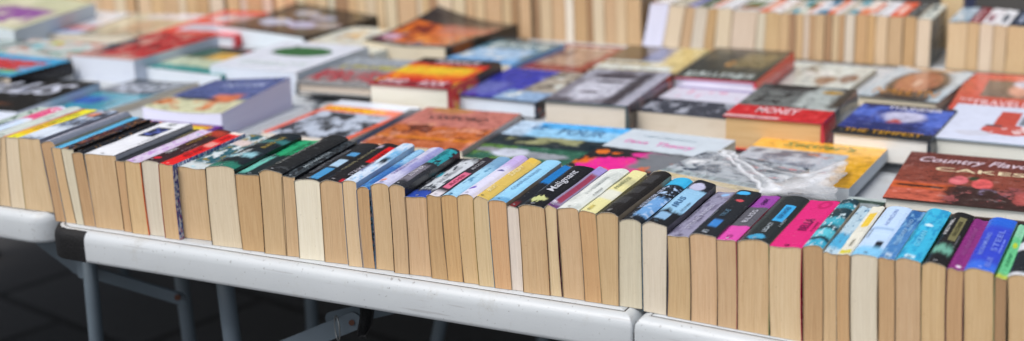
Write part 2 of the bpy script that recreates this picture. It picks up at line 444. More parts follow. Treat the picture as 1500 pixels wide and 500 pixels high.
# tl, tr, ty, bl, br, by, page tone, spine look (words), base, layers, texts, left card, right card
def S(*a, **k): return a, k
ROW = [
 S(-62,-42,196,-50,-28,297,'lt','dull green and grey', (190,204,196), [N(2,9,.55,(60,90,70))], []),
 S(-42,-22,197,-28,-10,299,'tan','pink and sky-blue', (206,222,240), [R(0,1,.55,.95,(222,84,130),.05,.04), N(3,14,.6,(240,240,245))], [('STARLIT',.5,.4,.2,.5,(60,80,150),0)]),
 S(-22,0,200,-10,3,302,'cr','grey-green', (204,212,204), [N(2,5,.62,(170,180,172))], []),
 S(0,6.5,202,0,16.5,303,'lt','peach', (222,160,118), [R(0,1,.55,1,(196,120,90),.1,.05)], [('HARBOUR',.5,.35,.15,.6,(150,80,50),0)]),
 S(7.5,26,201,17,37,306,'cr','bright yellow', (232,222,44), [R(.1,.9,.12,.5,(238,190,30),.04,.03)], [('THE LEMON YEAR',.5,.32,.2,.9,(40,44,20),0)], right=(214,204,60)),
 S(27,57,202,39,79,311,'lt','smoky blue-grey photographic', (150,166,188), [N(4,9,.5,(70,72,84)), R(0,1,.05,.4,(214,224,236),.1,.08), R(.2,.6,.78,.9,(214,120,70),.04,.05), N(3,4,.62,(226,232,240),seed=2)], [], right=(150,150,160)),
 S(60,79.5,210,81,97,317,'dk','lilac-grey', (178,180,196), [R(.6,1,0,1,(120,126,140),.05)], []),
 S(76,89,215.5,97,112,324,'tan','sky-blue edged', (92,180,222), [R(0,.22,0,1,(40,60,70),.03)], []),
 S(89.5,107,217,112,124,327,'gy','black and bronze', (34,32,34), [N(4,14,.57,(150,100,60)), N(3,20,.62,(70,84,110),seed=3)], [('NIGHT WATCHER',.5,.4,.1,.75,(120,60,60),0)]),
 S(105.5,121,224.5,124,141,332,'dk','black with small gold dots', (24,26,30), [N(6,30,.66,(170,120,50))], [], right=(30,44,34)),
 S(124.5,168,226,142,183,338,'tan','white with a dark picture panel', (232,234,238), [R(.25,.75,.56,.84,(24,28,44),.02,.01), N(5,14,.48,(84,100,176),(.3,.7,.6,.8)), R(.94,1,0,1,(30,30,34),.01)], [('NICK',.5,.3,.88,.98,(60,70,70),0)]),
 S(168.5,182,235,183,195,347,'dk','slim all-black', (30,32,34), [R(.6,1,.7,.95,(110,100,60),.1)], []),
 S(182,204,236,195,218,349,'tan','pale lilac', (214,200,222), [N(4,12,.55,(190,150,206)), N(3,6,.66,(120,180,190),seed=4)], [], right=(222,88,40)),
 S(207,232,237,220,244,350,'gy','maroon with gold lettering', (56,32,34), [E(.5,.1,.2,.03,(206,30,50),.3), R(0,1,.8,.95,(176,60,40),.05,.04)], [('CRIMSON',.5,.3,.2,.38,(190,190,190),0),('A HOUSE OF IVY',.5,.34,.45,.9,(150,120,50),0)]),
 S(232,252,240,243,263,353,'tan','scarlet', (222,34,34), [R(.2,.8,.55,.68,(226,150,140),.03,.02), R(0,1,.94,1,(240,220,210),.02,.02)], [('RED ALERT',.5,.4,.22,.55,(90,16,24),0),('THREE',.5,.3,.72,.9,(120,20,26),0)], right='pattern'),
 S(259.6,299,245,272,312,356,'tan','teal and white patterned', (40,92,104), [N(4,8,.55,(210,220,222)), N(5,14,.6,(150,130,60),seed=5), R(0,1,.0,.14,(206,214,214),.05,.08), E(.4,.75,.3,.08,(214,196,190),.3,.05)], []),
 S(301.5,341.5,245.6,312.5,355,364,'cr','black and sea-green', (24,34,40), [R(0,1,0,.12,(40,120,100),.05,.12), R(0,.9,.3,.4,(150,200,210),.05,.08), R(.1,1,.72,.8,(60,130,130),.06,.08)], [('SUNKEN',.4,.3,.25,.5,(206,214,214),0),('BLIND TIDE',.7,.22,.5,.9,(150,130,60),0)], right=K_),
 S(345,379,255,356.5,388,368,'dk','emerald green', (26,40,44), [R(0,1,.55,1,(38,160,108),.03,.06), R(.0,.3,.05,.5,(110,190,176),.06,.05), N(4,16,.58,(16,90,66),(0,1,.5,1))], [('GREEN KNOWE',.55,.3,.5,.9,(20,110,70),0)]),
 S(379.5,412,253,388.5,419,372,'tan','black with faint grey lettering', (30,32,34), [N(2,30,.6,(66,70,72))], [('QUIET ROAD HOME',.35,.25,.08,.85,(120,122,118),0)]),
 S(412.5,431,258,420,439,380,'tan','charcoal streaked', (52,60,66), [N(4,16,.52,(24,26,30)), N(4,20,.62,(100,112,118),seed=6)], [('MIDWINTER',.5,.3,.2,.7,(140,150,154),0)], right=K_),
 S(431.5,467,265,440,475,383,'wh','black with broken sky-blue bars', (32,34,38), [R(.5,.85,.03,.3,(70,146,196),.02), R(.5,.85,.34,.52,(170,200,222),.02), R(.5,.85,.62,.72,(80,150,200),.02)], [('SILENT WITNESS',.25,.25,.1,.85,(110,112,118),0)], right='rust'),
 S(469,502,268,477,511,387,'tan','black with a red block and olive lettering', (28,26,30), [R(.62,1,.5,.92,(212,20,26),.015,.01), R(.75,1,.02,.08,(190,30,50),.03,.02), R(.1,.4,.86,.93,(180,170,190),.03)], [('OLIVE GROVE',.28,.24,.2,.85,(126,120,90),0),('STRIKE',.82,.24,.14,.44,(150,146,154),0),('HARD',.8,.24,.56,.84,(130,14,18),0)]),
 S(501.5,521,266,511,532,391,'lt','white and sky-blue photographic', (208,222,238), [R(.5,1,.55,.8,(120,180,220),.06,.06), R(.5,.9,.45,.6,(34,44,52),.06,.08), N(3,7,.6,(150,190,224),seed=7)], [('JENNA',.3,.4,.2,.5,(90,90,140),0)]),
 S(522.5,540,277,532,549,394,'dk','cobalt-blue', (56,110,178), [R(0,1,.6,1,(150,196,228),.08,.1), N(3,8,.56,(90,156,206),seed=3)], [], right='rustblue'),
 S(543,569,272,551.5,578,397,'tan','pale lilac and blue', (204,204,228), [R(.6,1,.35,1,(150,150,200),.12,.1), E(.4,.1,.15,.03,(224,130,80),.4), N(3,8,.58,(170,170,210))], [('SUMMER HOUSE',.4,.3,.2,.7,(130,120,170),0)], right=K_),
 S(569.5,592,274,578,599,401,'tan','grey-lettered black with a teal end', (50,52,58), [R(0,1,.58,.96,(48,156,166),.012,.01), R(0,.8,.12,.5,(120,116,126),.04,.05), N(4,12,.58,(40,40,46))], [('ESTHER',.5,.35,.2,.5,(190,186,196),0),('WATERS',.5,.4,.62,.92,(20,90,100),0)], right=K_),
 S(592.5,624,288,600,632,409,'tan','black and white with a royal-blue foot', (40,42,48), [R(.0,1,0,.14,(48,78,170),.04,.1), R(.25,1,.2,.94,(206,212,218),.06,.12), R(.1,.3,.5,.6,(60,170,190),.05), N(3,6,.62,(60,66,74),(0,1,.2,.9),seed=8)], [('SNOWBLIND',.65,.3,.3,.8,(150,152,158),0)], right=K_),
 S(625,645,286,633,656,411,'dk','black with a rose label', (44,40,48), [R(.3,.8,.2,.58,(216,110,140),.02), R(.2,.9,.0,.12,(220,214,220),.05,.04)], [('ROSE',.55,.3,.24,.54,(150,50,80),0),('MADDER',.5,.3,.64,.92,(150,150,154),0)]),
 S(646,669,288,656.5,678,414,'or','light blue', (160,206,230), [N(3,8,.6,(70,130,170)), R(0,1,.7,1,(120,164,196),.1,.1)], [], right='rust'),
 S(669.5,693,288,680,702,417,'tan','white and lilac', (220,218,238), [E(.4,.16,.2,.03,(110,90,190),.4,.03), R(0,1,.7,1,(196,176,226),.1,.08), E(.6,.6,.2,.02,(80,80,140),.4)], []),
 S(693,715,292,702,725,421,'lt','golden', (216,186,96), [R(.2,.8,.9,1,(226,190,80),.02)], [('BRIGHT',.5,.35,.12,.3,(236,220,160),0),('SUNDAY',.5,.4,.5,.8,(240,226,170),0)]),
 S(715,741,295,725,749,425,'or','pale blue', (150,206,236), [R(0,1,0,.08,(110,170,210),.02)], [('COASTAL WALKS',.5,.3,.2,.8,(110,150,180),0)]),
 S(741.5,759,304,749,767,427,'wh','narrow black and blue', (30,34,40), [R(0,1,.55,1,(30,120,190),.03,.04), R(.2,.7,.0,.1,(120,40,44),.05,.04)], []),
 S(759.5,797,303,767,805,431,'tan','black with white script lettering', (22,24,30), [E(.45,.16,.28,.06,(198,204,140),.3,.12)], [('Malignant',.55,.42,.28,.9,(190,192,200),.25)], right='rust'),
 S(797.5,815,304,805,823,434,'lt','mauve and crimson', (146,136,166), [R(.45,.9,.1,.8,(150,60,86),.04), R(0,1,.82,1,(160,146,206),.03), R(0,1,0,.06,(110,70,120),.02)], [('IN HER',.5,.4,.02,.12,(230,226,236),0)], right=(96,30,70)),
 S(816,847,306,825,856,438,'tan','off-white', (222,226,220), [N(2,4,.6,(200,206,200)), R(.3,.6,.5,.8,(190,196,192),.05)], [('PAPER MOON',.5,.22,.3,.8,(176,182,180),0)]),
 S(847,872,311,856.5,881,441,'or','pale primrose-yellow', (226,220,160), [R(0,1,.3,.5,(222,222,206),.03), R(0,1,.66,.8,(200,196,150),.06)], [('ANNA',.5,.3,.04,.14,(190,170,70),0),('PRIMROSE',.5,.3,.5,.85,(150,150,110),0)]),
 S(873,905,315,881.5,906,445,'tan','plain black', (34,32,32), [R(.25,.75,.22,.36,(58,58,60),.02), R(.25,.75,.45,.62,(56,56,58),.02), R(.25,.75,.7,.9,(60,60,62),.02)], [('B',.5,.2,.04,.07,(120,120,120),0)]),
 S(906,939,325,906.5,941,453,'gy','black with icy-blue lettering', (30,36,44), [R(.4,1,.1,.5,(110,160,210),.04,.08), R(0,1,.82,1,(60,176,220),.02), N(4,14,.55,(170,196,226),(.3,1,.1,.8),seed=9)], [('WINTER SEA',.3,.3,.2,.8,(170,180,200),0)]),
 S(940,977,330,942,976,463,'gy','pale blue and black', (150,196,226), [R(0,1,0,.3,(28,30,36),.05,.1), R(.25,.7,.1,.24,(140,180,214),.02,.02), R(.1,1,.78,1,(34,36,44),.03,.04), E(.5,.85,.3,.08,(190,190,216),.2,.04)], [('IRIS',.5,.3,.35,.6,(70,110,150),0)], right=K_),
 S(977,1009,345,977,1011,473,'tan','lilac-grey with a blue dot', (150,148,172), [N(3,8,.55,(120,116,140)), E(.55,.93,.2,.035,(150,190,230),.3)], [('STONE ANGEL',.5,.3,.1,.75,(186,184,204),0)], right=K_),
 S(1010,1049,345,1012,1050,480,'tan','black with a blue title and red dot', (34,38,44), [E(.4,.93,.26,.04,(70,176,230),.25,.02), E(.55,.76,.16,.03,(206,80,90),.3,.04), R(.35,.7,.17,.32,(60,130,200),.03)], [('CATCH',.5,.3,.02,.09,(170,180,190),0),('TRUE',.52,.26,.36,.55,(80,110,130),0)], right=K_),
 S(1049,1078,351,1050.5,1079,486,'tan','magenta, grey and purple banded', (90,90,98), [R(0,1,0,.3,(216,80,170),.01), R(0,1,.72,1,(150,70,160),.01)], [('BLISS',.5,.4,.34,.68,(180,180,190),0),('AMY',.5,.4,.76,.94,(70,20,80),0),('O',.5,.3,.04,.1,(150,40,110),0)], right=(190,60,90)),
 S(1080,1126,355,1080,1126,494,'tan','black with a blue panel', (40,46,48), [R(.5,.85,.42,.78,(60,166,220),.01), E(.5,.07,.28,.05,(70,160,200),.2,.04), R(0,.2,.0,1,(60,70,70),.02)], [('LEGACY',.6,.2,.14,.38,(170,180,186),0),('FAR SHORE',.67,.22,.45,.75,(24,70,110),0)], right=(70,150,90)),
 S(1127,1174,361,1128,1174,499,'lt','hot-pink', (216,40,120), [E(.62,.9,.24,.09,(190,28,100),.06), E(.62,.9,.12,.05,(216,40,120),.1), E(.55,.55,.2,.04,(200,70,120),.2,.05)], [('BELLA',.55,.3,.3,.6,(120,20,80),.3),('O',.5,.16,.02,.05,(90,16,60),0)], right=(216,30,90)),
 S(1176,1205,362,1176,1205,506,'dk','turquoise and dark banded', (34,60,70), [R(0,1,0,.12,(60,170,200),.03,.04), R(0,1,.18,.34,(90,190,206),.03,.05), R(0,1,.42,.58,(70,170,190),.04,.05), R(0,1,.8,.9,(60,150,170),.03,.05), N(4,12,.6,(200,220,226))], []),
 S(1205,1226,370,1205,1226,509,'tan','light blue and silver', (180,204,216), [R(0,1,.1,.4,(80,170,210),.05,.08), N(4,9,.6,(90,130,160),seed=11)], []),
 S(1226,1245,372,1226,1245,511,'or','cream with a yellow label', (222,220,206), [R(.2,.8,.55,.85,(230,196,70),.02), R(.1,.9,.02,.09,(212,200,60),.02)], [('BEE',.5,.3,.15,.3,(90,80,50),0)]),
 S(1246,1286,375,1246,1286,514,'gy','pale sky-blue', (190,214,240), [R(.6,.85,.0,.28,(26,30,40),.03,.02), R(0,1,0,.16,(130,196,232),.06), R(0,.9,.5,.54,(150,180,214),.03)], [('HORIZON',.5,.2,.55,.95,(150,170,210),0)]),
 S(1286,1310,378,1286,1310,516,'dk','denim-blue', (72,128,184), [R(0,1,.7,1,(46,100,160),.1,.1), N(3,8,.56,(110,160,200)), R(.3,.7,.05,.1,(190,210,224),.04)], [('THE DEEP END',.5,.3,.2,.85,(140,180,214),0)]),
 S(1311,1349,382,1311,1349,519,'tan','turquoise-blue', (60,180,216), [N(4,8,.54,(40,150,196)), E(.5,.65,.16,.03,(200,232,240),.4,.03), R(.3,.7,.03,.07,(214,236,244),.03)], [('OCEAN',.5,.3,.2,.55,(120,206,230),0)], right=(40,120,90)),
 S(1350,1386,389,1350,1386,523,'tan','black with an olive label', (28,28,30), [R(.48,.8,.44,.9,(120,116,80),.01), R(.1,.9,.2,.34,(110,170,150),.06,.1)], [('KESTREL',.25,.22,.5,.88,(190,190,190),0),('FALCONER',.64,.22,.5,.84,(60,56,34),0)]),
 S(1387,1412,394,1387,1412,526,'dk','plum-purple', (132,44,118), [E(.6,.06,.15,.02,(230,220,230),.3)], [('AUBERGINE',.5,.3,.2,.85,(160,80,146),0)]),
 S(1412,1456,397,1412,1456,530,'tan','royal-blue', (52,72,196), [R(0,1,.82,1,(40,100,210),.05,.04), R(0,1,0,.14,(60,110,220),.05,.05)], [('ROSAMUND',.3,.22,.2,.7,(120,140,220),0),('STEEL',.68,.28,.3,.8,(120,140,226),0),('BLUE',.7,.26,.04,.24,(120,140,226),0)], right=(34,44,60)),
 S(1457,1475,407,1457,1475,533,'br','green', (104,196,140), [R(0,1,.75,1,(140,206,170),.05), E(.5,.6,.2,.05,(190,210,60),.3), R(0,1,0,.06,(190,200,70),.04)], [('LEAF',.5,.4,.2,.45,(60,150,100),0)]),
 S(1476,1516,406,1476,1516,536,'tan','black and white', (30,36,42), [R(0,1,.45,.6,(210,214,218),.02), R(0,1,0,.05,(214,216,220),.01)], []),
 S(1517,1552,409,1517,1552,541,'lt','burgundy', (110,26,44), [R(0,1,.1,.2,(210,180,120),.02)], []),
 S(1553,1590,412,1553,1590,546,'tan','mustard', (206,160,50), [R(0,1,.6,.8,(60,40,30),.02)], []),
]
SIDE_DEF = plain('cover_side_card', (168, 146, 120), .6, var=.3)
SMALL = ['a novel', 'stories', 'the second part', 'volume one', 'new edition', 'a memoir', 'short tales', 'book club edition', 'a mystery', 'classic tales']
def side_pattern(kind):
    if kind == 'pattern': return cover_mat('cover_side_print', (40,52,140), [N(50,60,.52,(206,214,224)), N(60,40,.60,(90,140,190),seed=3), R(.955,1,0,1,(226,40,40),.01), N(60,60,.66,(222,60,50),seed=9)])
    if kind == 'rust': return cover_mat('cover_side_print', (56,30,26), [N(120,90,.55,(170,84,50)), N(120,90,.62,(20,20,22),seed=4), N(200,120,.68,(220,216,210),(.8,.86,0,1),seed=5)])
    if kind == 'rustblue': return cover_mat('cover_side_print', (30,30,36), [N(40,40,.52,(90,170,200)), N(50,50,.58,(216,210,200),seed=4), N(50,50,.64,(220,90,50),seed=6)])
    return cover_mat('cover_side_print', kind)

tonew = lambda k: TONE_WORD.get(k, 'tan')
prevd = None; pbr = None; back_ = 0
for idx, (a, k) in enumerate(ROW):
    tl, tr, ty, bl, br, by, tn, desc, base, lays, texts = a
    xm = aty((bl+br)/2, by, 0).x
    y0 = random.uniform(-.0012, .0012)
    if xm > SEAM: y0 -= .004 + .02*(xm-SEAM)
    if xm < -1.5: y0 += .012
    if pbr is not None: y0 += .0013*min(9, max(0, bl-pbr-.6))       # set back where the neighbour's side shows
    pbr = br
    xa, xb = aty(bl, by, y0).x, aty(br, by, y0).x
    sl = .125
    pa, pb = aty(tl, ty - sl*(tr-tl)*.35, y0), aty(tr, ty + sl*(tr-tl)*.35, y0)
    L = random.uniform(.172, .183)
    if xm > -.62: L += .006
    sm = cover_mat('spine_print', base, lays, rough=.24)
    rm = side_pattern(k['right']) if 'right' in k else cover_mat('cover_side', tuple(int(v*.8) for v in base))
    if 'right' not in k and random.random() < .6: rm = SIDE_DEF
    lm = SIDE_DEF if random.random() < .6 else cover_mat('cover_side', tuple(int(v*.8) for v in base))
    nxt = ROW[idx+1][0][7] if idx+1 < len(ROW) else None
    w = xb-xa
    if w > .024 and texts:
        dark = sum(base) < 330; q = tuple(min(255, v+90) for v in base) if dark else tuple(int(v*.55) for v in base)
        texts = list(texts)+[(random.choice(SMALL), random.choice((.12, .88)), .13, .30, .30+random.uniform(.2, .35), q, 0)]
    if w > .016:
        dark = sum(base) < 330; q = tuple(min(255, v+120) for v in base) if dark else tuple(int(v*.5) for v in base)
        texts = list(texts)+[(random.choice(('o', '*', 'H', 'n', '+')), .5, .16, .022, .045, q, 0)]
    size = 'thick' if w > .031 else ('slim' if w < .019 else 'medium')
    lab = f"front-row paperback with {desc} spine and {tonew(tn)} pages"
    if prevd and nxt: pass
    # writing on the visible spine
    for q0, q1, deg in ((-99, 60, 3), (60, 180, 4.2), (180, 260, 3.2), (260, 345, 4.2), (345, 380, 5.2), (380, 541, 6.3), (541, 600, 5.2), (600, 700, 4.2), (700, 797, 3), (797, 873, 1.6), (873, 2000, 0)):
        if q0 <= tl < q1: yaw = deg
    if tl < 760: L += .008
    rt = standing_book(xa, xb, ztab(xa), ztab(xb), (pa.x, pa.z-TZ), (pb.x, pb.z-TZ), y0, L, tn, (sm, lm, rm),
                  texts, lab, 'paperbacks standing spine up along the front of the table')
    rt.rotation_euler.z = math.radians(yaw+random.uniform(-.35, .35))    # this stretch of the row stands slightly askew
    prevd = desc

# ------------------------------------------------------------------ back row of paperbacks
YB = 1.502
def bb(px): return 38+(px-550)*.0756
BACK = [(-60,-38,'tan'),(-38,-18,'lt'),(-18,4,'tan'),(4,22,'dk'),(22,44,'tan'),(44,62,'lt'),(62,84,'tan'),(84,105,'tan'),
 (105,128,'tan'),(128,148,'lt'),(148,168,'tan'),(168,184,'cr'),(185,199,'dk'),(203,222,'lt'),(222,240,'tan'),(240,263,'tan'),(263,273,'cr'),(274,290,'tan'),(290,307,'dk'),
 (308,329,'pk'),(334,353,'tan'),(354,363,'pk'),(363,386,'dk'),(387,401,'pk'),(403,406,'red'),(406,419,'lt'),(420,436,'tan'),(437,448,'cr'),(449,466,'tan'),(466,482,'lt'),
 (483,492,'gy'),(493,512,'br'),(512,525,'tan'),(525,538,'lt'),(538,552,'cr'),(552,566,'lt'),(567,583,'cr'),(584,612,'tan'),(613,620,'cr'),(620,630,'tan'),
 (630,642,'br'),(643,664,'pk'),(664,683,'cr'),(684,697,'tan'),(698,712,'lt'),(713,737,'tan'),(738,751,'lt'),(751,761,'br'),(762,779,'tan'),(784,791,'br'),(792,809,'lt'),
 (809,829,'tan'),(829,841,'wh'),(842,861,'dk'),(861,870,'br'),(870,886,'cr'),(886,903,'tan'),(903,918,'lt'),(918,940,'tan'),
 (940,969,'lil',12),(970,994,'cr',10),(995,1010,'tan',9),(1010,1030,'gy',8),(1030,1044,'dk',8),(1045,1067,'cr',6),(1068,1104,'pk',6),(1105,1118,'gy',5),(1118,1140,'tan',4),
 (1140,1154,'tan',3),(1154,1163,'br',2),(1164,1175,'tan'),(1175,1184,'pk'),(1184,1192,'dk'),(1192,1206,'tan'),(1207,1217,'br'),(1218,1227,'lt'),(1227,1235,'dk'),(1236,1250,'gy'),
 (1251,1268,'dk'),(1268,1280,'or'),(1281,1298,'lt'),(1298,1320,'tan'),(1321,1339,'dk'),(1340,1361,'cr'),
 (1384,1413,'lt'),(1413,1431,'tan'),(1431,1451,'pk'),(1451,1471,'lt'),(1471,1502,'tan'),(1502,1524,'cr'),(1524,1546,'tan')]
TOPY = [(940,4),(1000,10),(1050,12),(1100,17),(1160,20),(1250,21),(1320,24),(1339,25),(1340,28),(1362,28),(1383,31),(1413,33),(1450,36),(1500,38),(1560,42)]
def topy(px):
    for (a, b), (c, d) in zip(TOPY, TOPY[1:]):
        if a <= px <= c: return b+(d-b)*(px-a)/(c-a)
    return None
BSP = {'lil': ((90,40,46), [R(0,1,.2,.5,(150,70,60),.05)]), }
palette = [((226,224,222), [R(.1,.9,.1,.5,(206,70,60),.03,.04)]), ((216,222,206), [R(0,1,.4,.8,(90,110,80),.05,.05)]), ((234,230,226), [N(3,9,.6,(200,60,50))]),
           ((228,226,228), []), ((120,170,180), [R(0,1,.3,.6,(230,220,210),.03)]), ((232,110,64), [R(.2,.8,.2,.8,(240,200,180),.05,.03)]), ((236,234,230), [R(.2,.8,.1,.8,(226,120,80),.04,.04)]),
           ((206,196,176), [N(3,10,.6,(110,100,80))])]
special = {960: ((74,34,36), []), 990: ((40,44,56), []), 1002: ((150,150,190), [R(0,1,.5,1,(110,110,170),.1)]), 1020: ((96,104,84), [N(3,8,.6,(160,170,130))]),
           1086: ((226,226,222), [R(.1,.9,.1,.7,(120,130,90),.03,.05), R(.1,.9,.15,.25,(190,60,60),.03)]), 1199: ((70,130,160), [R(0,1,.3,.6,(226,226,230),.02)]),
           1259: ((228,140,100), [R(0,1,.4,1,(236,222,210),.05)]), 1309: ((232,96,54), [R(.3,.7,.2,.8,(240,214,200),.04,.02)]), 1330: ((60,60,60), [N(4,10,.55,(150,150,146))]),
           1350: ((206,210,200), [R(.25,.6,.3,.4,(40,60,60),.02,.02), R(.25,.7,.6,.9,(110,120,116),.04,.04)]), 1398: ((150,172,186), [N(4,9,.56,(220,226,230)), R(0,1,.0,.08,(60,90,110),.03)]),
           1422: ((136,40,50), [R(.3,.7,.1,.2,(224,190,190),.02)]), 1441: ((232,228,230), [R(.3,.7,.2,.6,(180,120,130),.03,.02)]), 1461: ((234,234,236), [R(.3,.7,.3,.7,(120,130,140),.02,.02)]),
           1486: ((30,44,66), [R(.3,.6,.2,.8,(120,130,150),.02,.02)])}
texts_b = {1422: [('MERIDIAN',.5,.4,.2,.9,(224,200,200),0)], 1441: [('WISH',.5,.35,.1,.5,(120,60,70),0)], 1461: [('SAVAGE',.5,.4,.1,.7,(60,60,70),0)], 1486: [('MARINER',.5,.3,.15,.8,(170,180,200),0)],
           1309: [('SCARLET',.5,.4,.15,.7,(250,226,214),0)], 1350: [('IRIS',.5,.3,.5,.8,(60,60,60),0)]}
LAND = [(-200,'the yellow-covered book'),(150,'the glossy pale magazine'),(240,'the red-framed book'),(420,'the black book with ovals'),(540,'the dark-bordered orange one'),(690,'the blue-bordered book'),
        (770,'the thin dark-red book'),(870,'the yellow and brown book'),(1036,'the olive book with red edges'),(1160,'the pale animal-picture book'),(1262,'the brown portrait book'),(1400,'the red picture book')]
ORD = ['first','second','third','fourth','fifth','sixth','seventh','eighth','ninth','tenth','eleventh','twelfth','thirteenth','fourteenth','fifteenth','sixteenth']
cnt = {}
psp = cover_mat('spine_print', (180, 160, 140), [N(3, 8, .55, (90, 80, 80))])
for i, row in enumerate(BACK):
    bl, br, tn = row[:3]; lean = row[3] if len(row) > 3 else 0
    mid = (bl+br)/2; red = tn == 'red'
    if red: tn = 'dk'
    y0 = YB + random.uniform(-.001, .003) - .027*min(1, max(0, (mid-1000)/150))
    xa, xb = aty(bl, bb(bl), y0).x, aty(br, bb(br), y0).x
    ty = topy(mid)
    if ty is None:
        h = random.uniform(.109, .116); pa = Vector((xa-.002, 0, TZ+h)); pb = Vector((xb-.002, 0, TZ+h))
    else:
        pa, pb = aty(bl+lean, ty-.3, y0), aty(br+lean, ty+.3, y0)
        h = (pa.z+pb.z)/2-TZ
        if lean == 0: pa.x, pb.x = xa, xb
    key = min(special, key=lambda q: abs(q-mid))
    if abs(key-mid) < 5: base, lays = special[key]
    else: base, lays = palette[(i*5+3) % len(palette)] if mid > 930 else ((150, 120, 100), [])
    if red: base = (140, 30, 40)
    if mid > 930: sm = cover_mat('spine_print', base, lays)
    else: sm = psp
    rm = cover_mat('cover_side', (150, 26, 40)) if red else (cover_mat('cover_side', (90, 98, 96), [R(0,1,.5,1,(40,48,50),.1,.1)]) if mid > 1340 and mid < 1361 else SIDE_DEF)
    lm = [m for b, m in [(0, '')]][0] or SIDE_DEF
    land = [l for x, l in LAND if x <= mid][-1]; cnt[land] = cnt.get(land, 0)+1
    w = xb-xa; size = 'thick' if w > .033 else ('slim' if w < .018 else 'medium')
    words_ = {'red': 'red-covered'}.get('red' if red else '', '')
    lab = f"{(words_ or size)} {tonew(tn).replace(' ','-')}-paged paperback, {ORD[cnt[land]-1]} in the back row behind {land}"
    tx = texts_b.get(key, []) if abs(key-mid) < 5 else []
    standing_book(xa, xb, 0, 0, (pa.x, pa.z-TZ), (pb.x, pb.z-TZ), y0, .18, tn, (sm, SIDE_DEF, rm), tx, lab, 'paperbacks standing in the back row', sag=random.uniform(-.0012, .0016))

# a paperback standing further back beside the gap, with others out of the row behind it
xa, xb = aty(1374, 70, 1.69).x, aty(1407, 70, 1.69).x
standing_book(xa, xb, 0, 0, (xa+.002, .142), (xb+.002, .142), 1.69, .17, 'lt', (cover_mat('spine_print', (40,70,130)), SIDE_DEF, cover_mat('cover_side', (36,60,120))), [],
              'taller light tan paperback with blue cover, set back behind the gap in the back row')

# ------------------------------------------------------------------ books lying flat
def C(name, base, layers=(), rough=.15, spec=.40): return cover_mat(name, base, layers, rough, spec, 0 if len(layers) < 3 else (.12 if sum(base) > 600 else .62))
# nearest the front row
flat_book('f', (-60,109), (147,121), .26, .030, 0, 'bw', C('cover_print', (9,9,11), [N(5,7,.60,(170,176,200),(.05,.95,.3,.9),wob=.05), R(.1,.6,.1,.3,(150,156,200),.05,.2), E(.55,.2,.25,.06,(120,70,40),.4,.05)]), (26,26,30),
    'black paperback with blurry white lettering and pale page edge, at the far left', texts=[('ELLIS',.34,.52,.6,.34,(206,210,224),.35)], spine='L', edge_c=(180,190,200))
flat_book('f', (201,116), (292,126), .27, .014, 0, 'gy', C('cover_print', (12,14,16), [R(0,1,0,.55,(58,150,170),.02), R(.1,.5,.2,.42,(40,86,176),.06,.08), R(.4,.95,.86,1,(14,14,18),.05,.1)]), (120,128,120),
    'black and teal paperback with white lettering, left of the slate-blue open-fanned book', texts=[('HEART',.06,.60,.86,.28,(196,202,216),.2)], spine='L', curl=lambda u, v: .008*u*u*u)
flat_book('n', (207,157), (325,166), (320,118), .050, 0, 'lil', C('cover_print', (88,100,150), [R(0,1,0,.36,(206,206,170),.03,.06), N(5,4,.55,(210,130,80),(0,1,.08,.32)), R(.5,.85,.3,.5,(214,120,80),.05,.06), R(.1,.6,.34,.4,(40,44,60),.03,.03)]), (226,226,236),
    'thick lilac-white paged paperback with slate-blue cover, standing proud behind the red-spined book', texts=[('THE STORM',.3,.72,.55,.12,(160,170,206),0)], spine='N', curl=lambda u, v: .016*u*v - .005*math.sin(math.pi*u)*(1-v))
flat_book('f', (183,173), (327,185), .15, .06, 0, 'wh', C('cover_print', (232,206,60), [R(.05,.93,0,.93,(236,150,40),.01), R(.1,.9,0,.88,(240,214,70),.01), R(0,1,.94,1,(110,50,150),.012), R(.94,1,0,1,(110,50,150),.012), R(0,.25,.5,.9,(222,176,110),.05)]), (110,50,150),
    'paperback with purple border and yellow-orange cover, peeping out behind the white picture-panel spine', spine='R')
flat_book('f', (501,147), (617,158), .26, .018, 0, 'wh', C('cover_print', (214,222,234), [R(0,1,0,.84,(228,96,62),.004), R(.0,.8,.70,.83,(236,120,30),.008), N(7,14,.52,(244,190,30),(.04,.75,.70,.82)), R(.07,.93,0,.68,(190,200,216),.004), N(4,5,.52,(50,54,62),(.07,.93,0,.66),wob=.03), N(8,9,.56,(24,26,30),(.07,.93,0,.5),seed=3)]), (206,90,60),
    'orange-bordered book with a black and white photograph cover, beside the terracotta OXFORD book', texts=[('ALPINE',.08,.725,.6,.08,(246,196,40),0)], spine='L')
flat_book('n', (508,213), (688,226), .262, .022, 0, 'gy', C('cover_print', (40,50,72), []), (40,50,72),
    'dark navy book lying underneath the terracotta OXFORD book', hard=True, spine='R')
flat_book('f', (625,158), (765,166), (515,210), .040, .0225, 'gy', C('cover_print', (196,120,108), [R(.02,.98,0,.52,(190,100,56),.03,.06), R(0,1,.16,.5,(196,104,44),.05,.05), N(5,7,.53,(120,52,30),(0,1,.15,.55),wob=.03), R(0,1,.2,.25,(222,130,30),.02,.02), N(6,5,.6,(222,150,120),(0,1,0,.6),seed=2), R(.1,.5,.88,1,(190,130,76),.05,.1)]), (170,156,150),
    'terracotta book with the title OXFORD across its far end and an orange landscape', texts=[('OXFORD',.2,.70,.6,.10,(56,42,42),0)], spine='R')
